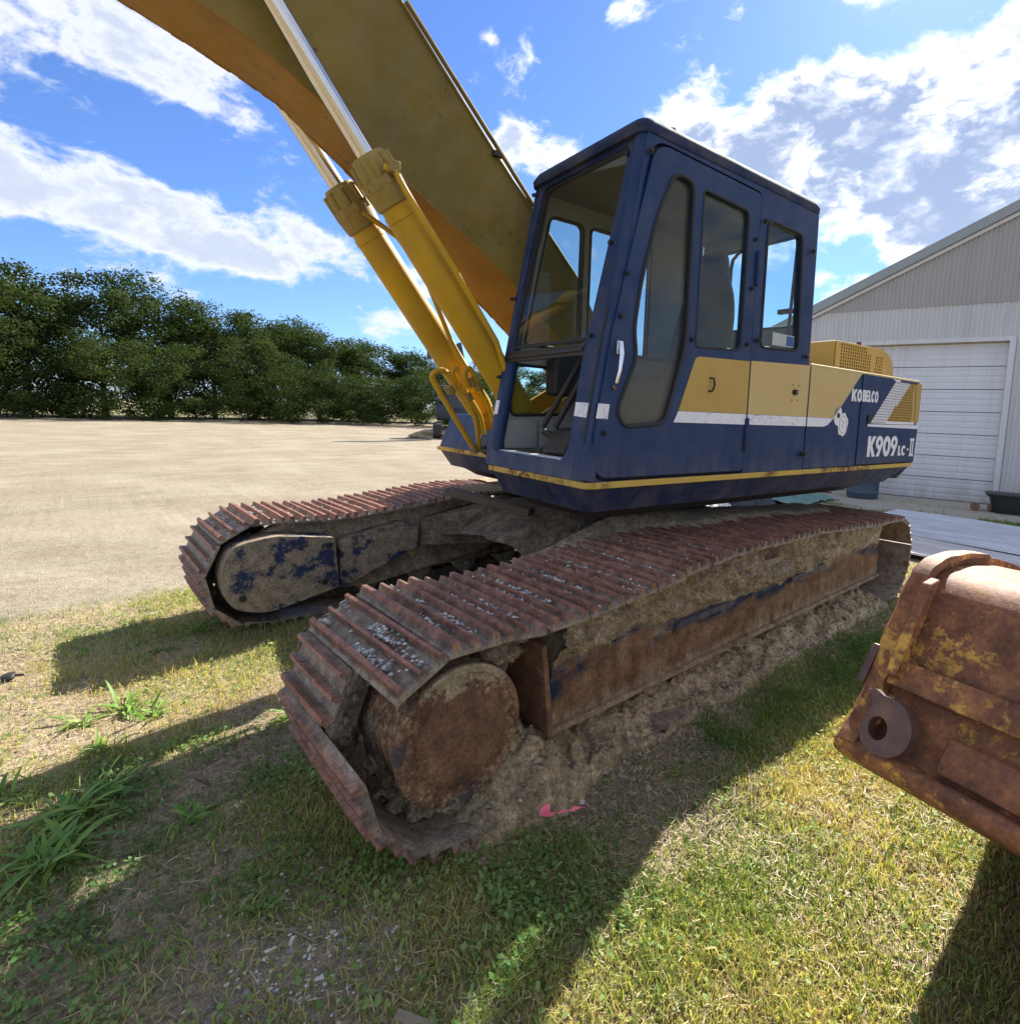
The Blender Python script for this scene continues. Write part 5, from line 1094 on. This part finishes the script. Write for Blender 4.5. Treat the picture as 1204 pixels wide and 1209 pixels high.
# ------------------------------------------------------------------ rusty bucket
KB = .848; A0 = V(1.815, 2.55, 0); Wd = V(.19438, .98093, 0); Nd = V(.98093, -.19438, 0)
BK = empty('excavator_bucket', (0, 0, 0), 0, 'rusty bucket with flaking yellow paint standing at the right edge', 'bucket')
def bk(n, z, w_): return A0+Nd*n*KB+Wd*w_*KB+V(0, 0, 1.508+(z-1.508)*KB)
bprof = [(0, .528), (-.055, .572), (-.104, .624), (-.150, .692), (-.180, .745), (-.206, .798), (-.29, .93), (-.345, 1.00), (-.42, 1.045), (-.55, 1.055), (-.70, 1.045), (-.95, 1.0), (-1.25, .90), (-1.53, .68), (-1.70, .33), (-1.66, -.03), (-1.46, -.262), (-1.24, -.245), (-.94, -.035), (-.53, .20), (-.18, .385), (-.03, .49)]
def smooth_closed(P, k=3):
    out = []; n = len(P)
    for i in range(n):
        p0, p1, p2, p3 = [Vector(P[(i+j-1) % n]) for j in range(4)]
        for j in range(k):
            t = j/k; q = .5*((2*p1)+(-p0+p2)*t+(2*p0-5*p1+4*p2-p3)*t*t+(-p0+3*p1-3*p2+p3)*t**3); out.append((q.x, q.y))
    return out
sp_ = smooth_closed(bprof, 3); insh = []
cx0, cz0 = -.75, .45
inn = [(x+(cx0-x)*.045, z+(cz0-z)*.045) for x, z in sp_]
ws = [.035, .3, .6, .9, 1.2, 1.6, 1.95]; b = MB(); n = len(inn)
b.add([bk(x, z, w_) for w_ in ws for x, z in inn], [(i*n+k, i*n+(k+1) % n, (i+1)*n+(k+1) % n, (i+1)*n+k) for i in range(len(ws)-1) for k in range(n)])
b.build('shell', M['bucket'], BK, smooth=50)
fmb = lambda u, v, t: bk(u, v, t)
for w_ in (.0, 1.93):
    b = MB(); b.prism(sp_, fmb, w_, w_+.035); b.build('side_plate', M['bucket'], BK, bevel=.006)
# torn curled rim on the top edge of the left plate
b = MB(); rimp = [p for p in sp_ if p[1] > .52 and p[0] > -.84 and p[0] < .01]
rimp = sorted(rimp, key=lambda p: -p[0]); vs = []
for i, (x, z) in enumerate(rimp):
    j = .004*math.sin(i*1.9); vs += [bk(x+.004, z+.004, -.012+j), bk(x+.014, z+.016+.3*j, .0), bk(x+.004, z+.014, .045+j), bk(x-.02, z-.004, .05), bk(x-.02, z-.01, .0)]
b.add(vs, [(i*5+k, i*5+(k+1) % 5, i*5+5+(k+1) % 5, i*5+5+k) for i in range(len(rimp)-1) for k in range(5)]); b.build('rim', M['bucket'], BK, smooth=40)
# cutting lip along the lower front edge, ridge plate, wear strip
b = MB(); b.prism(fillet([(.010, .500), (.008, .535), (-.012, .548), (-.050, .540), (-.085, .46), (-.065, .44)], .006), fmb, -.012, 1.96); b.build('lip', M['bucket'], BK, bevel=.004)
b = MB(); b.prism([(-.032, .560), (-.045, .585), (-.105, .640), (-.125, .635), (-.06, .55)], fmb, .25, 1.93); b.build('wear_plate', M['bucket'], BK, bevel=.006)
b = MB(); b.prism(fillet([(-.136, .705), (-.150, .722), (-.185, .775), (-.20, .77), (-.165, .69)], .01), fmb, .05, 1.93); b.build('cross_rib', M['bucket'], BK, bevel=.005)
b = MB(); b.prism([(-.155, .72), (-.118, .745), (-.285, 1.01), (-.34, 1.02)], fmb, .055, .085); b.build('gusset', M['bucket'], BK, bevel=.004, label='yellow and rust gusset with a bare bright edge')
b = MB(); b.prism([(-.110, .680), (-.098, .690), (-.182, .80), (-.200, .79)], fmb, -.022, .0); b.build('side_cutter', M['bucketdark'], BK, bevel=.004)
# hook shaped wear shoe: a thick C plate
nn = (Nd*.93+V(0, 0, .37)).normalized(); uu_ = Wd; vv_ = nn.cross(uu_).normalized(); 
if vv_.z < 0: vv_ = -vv_
cc = bk(-.045, .630, .135)+nn*.030; uu_ = uu_*KB*.88; vv_ = vv_*KB*.88; cc = cc-vv_*.012-uu_*.012
pl = []
R1 = .088
outer = [(R1*math.cos(R(a))*.98, R1*math.sin(R(a))*1.10) for a in range(-130, 112, 9)]
outer += [(-.050, .105), (-.075, .095), (-.050, .055), (-.062, .0), (-.070, -.045)]
hole = [(-.014+.030*math.cos(R(a)), -.014+.038*math.sin(R(a))) for a in range(0, 360, 18)]
b = MB(); b.plate(outer, [hole], lambda u, v, t: cc+uu_*u+vv_*v+nn*t, -.028, .010); b.build('lifting_eye', M['bucketdark'], BK, bevel=.005)
b = MB(); b.prism([(-.095, .095), (-.03, .10), (-.02, .03), (-.06, -.06), (-.10, -.05)], lambda u, v, t: cc+uu_*u+vv_*v+nn*(t-.01), -.05, -.01); b.build('eye_bracket', M['bucket'], BK, bevel=.004)

# ------------------------------------------------------------------ metal garage
G0 = V(-9.986, -.0865, 0); Dg = V(-.2343311, .9721569, 0); Ng = V(.9721569, .2343311, 0)   # along the front, outwards
def gb(s, z, t=0): return G0+Dg*s+Ng*t+V(0, 0, z)
GA = empty('metal_garage', gb(0, 0), 0, 'corrugated metal garage with wide white sectional door', 'garage'); GA.location = (0, 0, 0)
def f_metal(col, lo):
    def fn(t):
        c = OC(t); n = t.noise(t.v('MULTIPLY', c, (1, 1, .15)), 4, 6, .6)
        a = t.mix(n, lo, col); a = t.mix(t.ramp(t.noise(c, 14, 7, .7), [(.64, 0.0), (.74, .5)]), a, (.30, .22, .16)); zz = t.n('ShaderNodeSeparateXYZ', {0: c}).outputs[2]
        a = t.mix(t.m('MULTIPLY', t.m('SUBTRACT', 1.0, t.sm(zz, .0, .9)), t.ramp(t.noise(t.v('MULTIPLY', c, (1, 1, .3)), 5, 7, .7), [(.3, .1), (.7, .7)])), a, (.36, .32, .26)); a = t.mix(t.ramp(t.noise(t.v('MULTIPLY', c, (1, 1, .05)), 7, 6, .7), [(.52, 0.0), (.7, .35)]), a, (.33, .31, .28))
        return pbsdf(t, a, .5, .0, bump=n, bs=.1)
    return fn
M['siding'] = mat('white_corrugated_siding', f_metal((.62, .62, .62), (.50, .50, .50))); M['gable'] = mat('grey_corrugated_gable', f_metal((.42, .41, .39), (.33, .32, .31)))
M['trim'] = mat('white_trim', f_metal((.66, .66, .66), (.56, .56, .56))); M['rooftrim'] = mat('grey_roof_trim', f_metal((.30, .33, .34), (.24, .27, .28))); M['door'] = mat('white_door_steel', f_metal((.72, .73, .75), (.62, .63, .66)))
S0, S1 = -3.75, 9.5; ridge_s = 2.9
def roofz(s): return (3.90-.483*(-2.65-s)) if s < ridge_s else (3.90+.483*(ridge_s+2.65))-.483*(s-ridge_s)
rz_l = lambda s: min(3.90+.483*(s+2.65), 3.90+.483*(ridge_s+2.65)-.483*(s-ridge_s))
DL, DR, DT = -2.75, .955, 3.20
def corr(s_a, s_b, z0f, z1f, pitch=.076, depth=.016, off=0):
    b = MB(); s = s_a; vs = []; cols = []
    while s < s_b-1e-6:
        for ds, t in ((0, 0), (pitch*.45, 0), (pitch*.55, depth), (pitch*.9, depth)):
            x = min(s+ds, s_b); cols.append((x, t+off))
        s += pitch
    cols.append((s_b, off))
    for x, t in cols: vs += [gb(x, z0f(x), t), gb(x, z1f(x), t)]
    b.add(vs, [(2*i, 2*i+2, 2*i+3, 2*i+1) for i in range(len(cols)-1)]); return b
for a_, c_ in ((S0, DL), (DR, 3.0), (3.0, 6.0), (6.0, S1)): corr(a_, c_, lambda s: 0, lambda s: min(3.95, rz_l(s)-.1)).build('siding_panel', M['siding'], GA, smooth=0)
corr(DL, DR, lambda s: DT, lambda s: min(3.95, rz_l(s)-.1)).build('siding_panel', M['siding'], GA, smooth=0)
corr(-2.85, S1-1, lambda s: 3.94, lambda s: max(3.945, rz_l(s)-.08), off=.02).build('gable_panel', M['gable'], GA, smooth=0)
b = MB()
def beam(b, s0, z0, s1, z1, h, t0, t1):
    vs = []
    for s, z in ((s0, z0), (s1, z1)):
        for t in (t0, t1): vs += [gb(s, z, t), gb(s, z+h, t)]
    b.add(vs, [(0, 1, 3, 2), (4, 6, 7, 5), (0, 2, 6, 4), (1, 5, 7, 3), (0, 4, 5, 1), (2, 3, 7, 6)])
beam(b, S0-.25, rz_l(S0-.25)-.02, ridge_s, rz_l(ridge_s)-.02, .20, .02, .16); beam(b, ridge_s, rz_l(ridge_s)-.02, S1+.25, rz_l(S1+.25)-.02, .20, .02, .16); b.build('rake_trim', M['rooftrim'], GA)
b = MB(); beam(b, S0-.2, rz_l(S0-.2)-.10, ridge_s, rz_l(ridge_s)-.10, .07, .04, .10); b.build('rake_trim', M['trim'], GA)
# roof, rear and side walls
b = MB(); zr = rz_l(ridge_s)+.17
for sa_, sb_ in ((S0-.3, ridge_s), (S1+.3, ridge_s)):
    b.add([gb(sa_, rz_l(sa_)+.16, .15), gb(sb_, zr, .15), gb(sb_, zr, -12), gb(sa_, rz_l(sa_)+.16, -12), gb(sa_, rz_l(sa_)+.12, .15), gb(sb_, zr-.04, .15), gb(sb_, zr-.04, -12), gb(sa_, rz_l(sa_)+.12, -12)], [(0, 1, 2, 3), (4, 5, 6, 7), (0, 1, 5, 4), (1, 2, 6, 5), (2, 3, 7, 6), (3, 0, 4, 7)])
b.build('roof', M['rooftrim'], GA)
b = MB()
for s in (S0, S1): b.add([gb(s, 0, -.01), gb(s, rz_l(s), -.01), gb(s, rz_l(s), -12), gb(s, 0, -12)], [(0, 1, 2, 3)])
b.add([gb(S0, 0, -12), gb(S1, 0, -12), gb(S1, rz_l(S1), -12), gb(ridge_s, zr, -12), gb(S0, rz_l(S0), -12)], [(0, 1, 2, 3, 4)]); b.build('wall', M['siding'], GA)
# door frame and sections
b = MB(); beam(b, DL-.09, DT, DR+.09, DT, .085, .0, .05); beam(b, DR, 0, DR+.09, 0, DT, .0, .05); beam(b, DL-.09, 0, DL, 0, DT, .0, .05); DF = b.build('door_frame', M['trim'], GA)
b = MB(); beam(b, DL-.02, DT-.20, DR+.02, DT-.20, .20, -.17, -.155); b.build('door_header', M['cream'], GA)
sec = 7; hs = (DT-.02)/sec
for k in range(sec):
    z0 = .01+k*hs; z1 = z0+hs-.008; b = MB(); prof = [(z0, -.17), (z0+.004, -.135), (z0+.10, -.135), (z0+.11, -.142), (z0+.14, -.142), (z0+.15, -.135), (z0+.22, -.135), (z0+.23, -.142), (z0+.26, -.142), (z0+.27, -.135), (z0+.34, -.135), (z0+.35, -.142), (z0+.38, -.142), (z0+.39, -.135), (z1-.004, -.135), (z1, -.17)]
    vs = []
    for z, t in prof: vs += [gb(DL, z, t), gb(DR, z, t)]
    b.add(vs, [(2*i, 2*i+1, 2*i+3, 2*i+2) for i in range(len(prof)-1)]); b.build('door_panel', M['door'], GA, smooth=0)
b = MB(); b.add([gb(DL-.02, 0, -.18), gb(DR+.02, 0, -.18), gb(DR+.02, DT, -.18), gb(DL-.02, DT, -.18)], [(0, 1, 2, 3)]); b.build('door_backing', M['darksteel'], GA)
b = MB(); 
for s in (DL-.001, DR+.001): b.add([gb(s, 0, -.18), gb(s, DT, -.18), gb(s, DT, 0), gb(s, 0, 0)], [(0, 1, 2, 3)])
b.add([gb(DL, DT+.002, 0), gb(DR, DT+.002, 0), gb(DR, DT+.002, -.2), gb(DL, DT+.002, -.2)], [(0, 1, 2, 3)])
b.build('door_jamb', M['trim'], GA)
b = MB(); b.box(0, 1, 0, 1, 0, 1) if False else b.add([gb(S0, 3.3, -.25), gb(S1, 3.3, -.25), gb(S1, 3.3, -11.9), gb(S0, 3.3, -11.9)], [(0, 1, 2, 3)]); b.add([gb(S0, 3.0, -.22), gb(S1, 3.0, -.22), gb(S1, 3.9, -.22), gb(S0, 3.4, -.22)], [(0, 1, 2, 3)]); b.build('ceiling', M['siding'], GA)
# concrete apron
b = MB(); ap = [gb(-4.2, 0, .02), gb(9, 0, .02), gb(9, 0, 2.05), gb(1.6, 0, 2.15), gb(-.1, 0, 2.55), gb(-4.6, 0, 3.2)]
b.prism([(p.x, p.y) for p in ap], lambda u, v, t: V(u, v, t), -.05, .018); tag(b.build('concrete_apron', M['concrete'], bevel=.01), kind='structure')
# roofing sheets lying in the yard
def f_tin(t):
    c = OC(t); n = t.noise(t.v('MULTIPLY', c, (2, .4, 1)), 3, 7, .65)
    return pbsdf(t, t.mix(t.ramp(n, [(.35, 0.0), (.7, 1.0)]), (.66, .67, .69), (.45, .44, .42)), .45, .2, bump=n, bs=.1)
M['tin'] = mat('weathered_roofing_sheet', f_tin)
def tinsheet(cx, cy, L, Wt, rot, z, label, sag=.03, pitch=.07):
    ca_, sa_ = math.cos(rot), math.sin(rot); b = MB(); vs = []; nv = int(Wt/pitch)*4; nu = 14
    for i in range(nu+1):
        for j in range(nv+1):
            u = L*(i/nu-.5); v_ = Wt*(j/nv-.5); h = (.022 if j % 4 in (1, 2) else 0)
            zz = z+h+sag*math.sin(i/nu*5+cx)*.5+sag*.5*math.sin(v_*2.2+i*.3)
            vs.append((cx+u*ca_-v_*sa_, cy+u*sa_+v_*ca_, zz))
    b.add(vs, [(i*(nv+1)+j, (i+1)*(nv+1)+j, (i+1)*(nv+1)+j+1, i*(nv+1)+j+1) for i in range(nu) for j in range(nv)])
    return tag(b.build('roofing_sheet', M['tin'], smooth=20), label, 'roofing sheet', 'loose roofing sheets lying behind the bucket')
tinsheet(-4.35, 2.3, 4.6, 1.25, math.pi/2-.10, .05, 'finely ribbed roofing sheet nearest the bucket', .02, .05)
tinsheet(-5.35, 2.6, 5.0, 1.35, math.pi/2-.12, .075, 'pale roofing sheet in the middle of the stack', .05, .11)
tinsheet(-6.25, 2.5, 5.0, 1.0, math.pi/2-.16, .06, 'roofing sheet farthest from the bucket beside the grass strip', .05, .12)
# blue barrel
M['barrel'] = simple('blue_grey_plastic', (.045, .065, .10), .45, var=.2)
BR = empty('plastic_barrel', (-8.72, -1.02, .018), 0, 'blue grey plastic barrel standing on the apron by the door', 'barrel')
b = MB(); b.lathe((0, 0, 0), (0, 0, 1), [(0, .26), (.02, .285), (.10, .29), (.12, .30), (.14, .29), (.45, .295), (.47, .305), (.50, .295), (.80, .285), (.86, .27), (.88, .25)], 28); b.build('drum', M['barrel'], BR)
b = MB(); b.lathe((0, 0, .875), (0, 0, 1), [(0, .265), (.03, .27), (.035, .25)], 28); b.build('lid', M['rubber'], BR)
# black trough
M['trough'] = simple('black_plastic_tub', (.014, .016, .017), .5)
TR = empty('stock_trough', (-9.28, 1.74, .018), math.atan2(Dg.y, Dg.x), 'black plastic stock trough in front of the garage wall', 'trough')
b = MB(); op = lambda k, z: [(x, y, z) for x, y in fillet([(.80*k, .30*k), (-.80*k, .30*k), (-.80*k, -.30*k), (.80*k, -.30*k)], .14, 5)]
loft(b, [op(.86, 0), op(.90, .06), op(.97, .30)]); b.build('tub', M['trough'], TR, bevel=.01)
b = MB(); loft(b, [op(1.03, .30), op(1.045, .335), op(1.02, .345)]); b.build('rim', M['trough'], TR)
# rusty wheels by the trough
for k, (x, y, rot) in enumerate(((-8.95, .82, .3), (-9.05, 1.02, 1.2))):
    b = MB(); ax = V(math.cos(rot), math.sin(rot), .1); b.lathe(V(x, y, .09), ax, [(0, .02), (.0, .07), (.04, .075), (.07, .07), (.07, .02)], 14)
    tag(b.build('rusty_pulley', M['rust']), ['small dark rusty pulley left of the black trough', 'brown rusty pulley touching the black trough'][k], 'pulley')
# crumpled sheets behind the machine, seen below the house
def crumple(name, cx, cy, rx, ry, h, m, label, cat, seed):
    n = 36; b = MB(); vs = []
    for i in range(n+1):
        for j in range(n+1):
            u, v_ = i/n*2-1, j/n*2-1; rr2 = max(0, 1-(u*u+v_*v_)*.7); x = cx+u*rx; y = cy+v_*ry
            f = mnoise.fractal(Vector((u*2.4+seed, v_*2.4, seed)), 1, 2, 5); vs.append((x+.05*f, y+.07*mnoise.noise(Vector((u*4, v_*4, seed+5))), .03+max(0, h*rr2*(.55+.9*abs(f)))))
    b.add(vs, [(i*(n+1)+j, (i+1)*(n+1)+j, (i+1)*(n+1)+j+1, i*(n+1)+j+1) for i in range(n) for j in range(n)]); return tag(b.build(name, M[m], smooth=25), label, cat)
M['blackfilm'] = simple('black_plastic_film', (.02, .022, .022), .25); M['teal'] = simple('teal_tarp', (.13, .24, .22), .5, var=.5); M['whitefilm'] = simple('white_plastic_film', (.62, .60, .55), .4)
crumple('plastic_sheet', -5.4, -1.85, .55, .6, .30, 'blackfilm', 'crumpled black plastic sheet piled behind the machine', 'plastic sheet', 2)
crumple('tarp', -7.1, -1.75, .85, .6, .22, 'teal', 'faded teal tarp heaped beside the apron', 'tarp', 5)
crumple('plastic_sheet', -4.9, -2.0, .35, .35, .20, 'whitefilm', 'crumpled off white plastic sheet below the house', 'plastic sheet', 8)
M['hose'] = simple('red_rubber_hose', (.20, .045, .04), .5)
b = MB(); b.tube([(-8.0+1.3*t, -1.6+.35*math.sin(t*5), .04) for t in np.linspace(-.6, 1, 30)], .016, 6); tag(b.build('hose', M['hose']), 'red hose snaking over the apron edge', 'hose')

# ------------------------------------------------------------------ trees, far shed, far machine
CP = V(CAM.x, CAM.y, 0)
def polar(az, dist): return CP+V(math.cos(R(az))*dist, math.sin(R(az))*dist, 0)
def f_tree(cols):
    def fn(t):
        a = t.n('ShaderNodeAttribute', attribute_name='tint').outputs['Fac']; rnd = t.n('ShaderNodeObjectInfo').outputs['Random']
        c = t.ramp(t.m('ADD', t.m('MULTIPLY', a, .75), t.m('MULTIPLY', rnd, .25)), cols)
        d1 = t.n('ShaderNodeBsdfPrincipled', {'Base Color': c, 'Roughness': .8, 'Specular IOR Level': .1}).outputs[0]; d2 = t.n('ShaderNodeBsdfTranslucent', {'Color': t.mix(1.0, c, (1.2, 1.3, .5), 'MULTIPLY')}).outputs[0]
        return t.n('ShaderNodeMixShader', {0: .3, 1: d1, 2: d2}).outputs[0]
    return fn
M['foliage'] = mat('tree_foliage', f_tree([(.0, (.020, .034, .012)), (.5, (.042, .064, .020)), (1.0, (.085, .11, .034))])); M['bark'] = simple('tree_bark', (.09, .07, .05), .9, var=.4)
def crown_mesh(seed, nleaf=7000, low=.18, kind='tree'):
    g = np.random.default_rng(seed); K = 60
    th = g.uniform(0, 2*np.pi, K); zz = g.uniform(low, .95, K); rad = .42*np.sqrt(np.clip(1-((zz-.48)/.52)**4, .05, 1))*g.uniform(.35, 1.0, K)
    cx, cy, cz = rad*np.cos(th), rad*np.sin(th), zz; cr = g.uniform(.07, .15, K)
    k = g.integers(0, K, nleaf); dv = g.normal(0, 1, (nleaf, 3)); dv /= np.linalg.norm(dv, axis=1)[:, None]; rr_ = cr[k]*(g.uniform(.45, 1.08, nleaf))
    p = np.stack([cx[k], cy[k], cz[k]], 1)+dv*rr_[:, None]*np.array([1, 1, .8]); s = g.uniform(.006, .013, nleaf)
    nrm = dv+g.normal(0, .55, (nleaf, 3)); nrm /= np.linalg.norm(nrm, axis=1)[:, None]; t1 = np.cross(nrm, g.normal(0, 1, (nleaf, 3))); t1 /= np.linalg.norm(t1, axis=1)[:, None]; t2 = np.cross(nrm, t1)
    v = np.stack([p-t1*s[:, None], p+t2*s[:, None]*.6, p+t1*s[:, None], p-t2*s[:, None]*.6], 1).astype(np.float32)
    me = bpy.data.meshes.new('crown'); me.vertices.add(nleaf*4); me.vertices.foreach_set('co', v.ravel()); setfaces(me, (np.arange(nleaf)*4)[:, None]+np.arange(4), 4)
    at = me.attributes.new('tint', 'FLOAT', 'POINT'); at.data.foreach_set('value', np.repeat(np.clip(g.random(nleaf)*.6+g.random(K)[k]*.4, 0, 1), 4).astype(np.float32)); me.materials.append(M['foliage']); return me
CR = [crown_mesh(20+k, 24000, .06) for k in range(4)]; BU = [crown_mesh(40+k, 14000, .02) for k in range(3)]
def trunk_mesh():
    b = MB(); b.tube([(0, 0, 0), (.006, .004, .2), (-.005, .006, .45), (.01, 0, .75)], [.022, .016, .012, .004], 8)
    for k in range(6):
        a = k*1.1; z = .2+.08*k; b.tube([(0, 0, z), (.12*math.cos(a), .12*math.sin(a), z+.12), (.22*math.cos(a), .22*math.sin(a), z+.2)], [.009, .006, .002], 5)
    return b.mesh('trunk', M['bark'])
TM = trunk_mesh()
def tree(az, dist, h, wd, label, k):
    p = polar(az, dist); r = empty('tree', p, 0, label, 'tree', 'trees along the far side of the sandy lot'); c = mesh_obj('crown', CR[k % 4], r); c.scale = (wd, wd, h); c.rotation_euler = (0, 0, k*1.3); t_ = mesh_obj('trunk', TM, r); t_.scale = (h, h, h)
TL = [(-84, 56, 10.2, 12, 'broad tree just outside the left edge of the lot'), (-88.5, 54, 10.1, 12, 'tall rounded tree at the left edge of the photo'), (-92.8, 56, 10.9, 12.5, 'tallest rounded tree in the far tree line'), (-97, 58, 10.1, 11.5, 'rounded tree right of the tallest one in the line'),
      (-100.2, 57, 9.8, 11, 'tree with an even crown in the middle of the left tree line'), (-103.2, 58, 9.3, 10, 'tree at the right shoulder of the tall group'), (-106, 60, 9.2, 11, 'lower tree where the tree line drops'), (-108.6, 60, 8.8, 12, 'low spreading tree in the right part of the far tree line'), (-111.2, 60, 8.2, 12, 'low tree in the dip of the far tree line'),
      (-114, 60, 7.8, 12, 'small tree left of the far cylinder'), (-117, 60, 6.6, 9, 'small tree seen between the two boom cylinders'), (-121, 62, 6.8, 9, 'tree seen below the boom beside the cab post'), (-126, 64, 7.6, 10, 'tree seen through the lower windshield'), (-131, 60, 7.0, 10, 'tree behind the cab'), (-136, 61, 7.4, 11, 'tree in the far line hidden behind the engine hood'), (-141, 63, 8.0, 12, 'tree far behind the machine beyond the hood'), (-146, 62, 7.6, 12, 'tree far behind the machine near the garage corner')]
for k, a in enumerate(TL): tree(*a, k)
BT = ['dark shrub at the left edge in front of the tall tree', 'shrub in front of the tallest tree', 'rounded shrub at the lot edge below the tree line', 'wide shrub below the middle of the tree line', 'shrub below the right shoulder of the tree line', 'low shrub in the gap of the tree line', 'shrub below the low spreading trees', 'shrub at the right end of the far lot edge', 'shrub seen just left of the far cylinder', 'shrub between the cylinders', 'shrub beyond the cab']
for k, az_ in enumerate(np.linspace(-86, -128, 11)):
    p = polar(az_, 50+1.5*math.sin(k*2.1)); r = empty('bush', p, 0, BT[k], 'bush', 'dark shrubs edging the far lot'); c = mesh_obj('crown', BU[k % 3], r); hh_ = (6.2 if k < 5 else 4.6)+.8*math.sin(k*1.7); c.scale = (8.5, 8.5, hh_); c.rotation_euler = (0, 0, k*.9)
# another machine far behind, between the cylinders
p = polar(-121.3, 29); FM = empty('digger', p, R(-121), 'dark grey parked digger seen between the boom cylinders', 'digger'); M['fargrey'] = simple('dark_grey_machine_paint', (.035, .042, .055), .6)
BMR = Matrix.Rotation(R(-66), 4, 'Z')
b = MB(); b.prism(fillet([(-.35, 1.6), (.25, 1.6), (.55, 3.4), (.15, 4.95), (-.25, 4.2)], .1), lambda u, v, t: BMR @ V(u, t, v), -.2, .2); b.build('boom', M['fargrey'], FM, bevel=.02)
b = MB(); b.prism(fillet([(-1.5, 3.95), (.2, 4.2), (.2, 4.85), (-1.5, 4.5)], .06), lambda u, v, t: BMR @ V(u, t, v), -.16, .16); b.build('arm', M['fargrey'], FM, bevel=.02)
b = MB(); b.prism(fillet([(.3, .95), (3.0, .95), (3.1, 1.5), (2.6, 1.85), (.6, 1.85), (.2, 1.4)], .12), fy(0), -.95, .95); b.build('body', M['fargrey'], FM, bevel=.05)
b = MB(); b.prism(fillet([(.5, 1.85), (1.7, 1.85), (1.7, 2.75), (.75, 2.75)], .08), fy(0), .0, .85); CB = b.build('cab', M['fargrey'], FM, bevel=.04)
b = MB(); b.box(.62, .64, .08, .77, 2.0, 2.6); b.build('window', M['rubber'], CB)
for y in (-1.1, .70):
    b = MB(); b.prism(fillet([(-.6, .0, .3), (2.9, .0, .3), (2.9, .8, .3), (-.6, .8, .3)], .3, 5), fy(y), 0, .4); b.build('crawler', M['darksteel'], FM)
# dirt mound beside it
m_ = blob('dirt_mound', tuple(polar(-121.5, 30)+V(0, 0, .05)), (2.2, 1.2, .45), M['mud'], .3, 3, 4, parent=None, kind='structure')
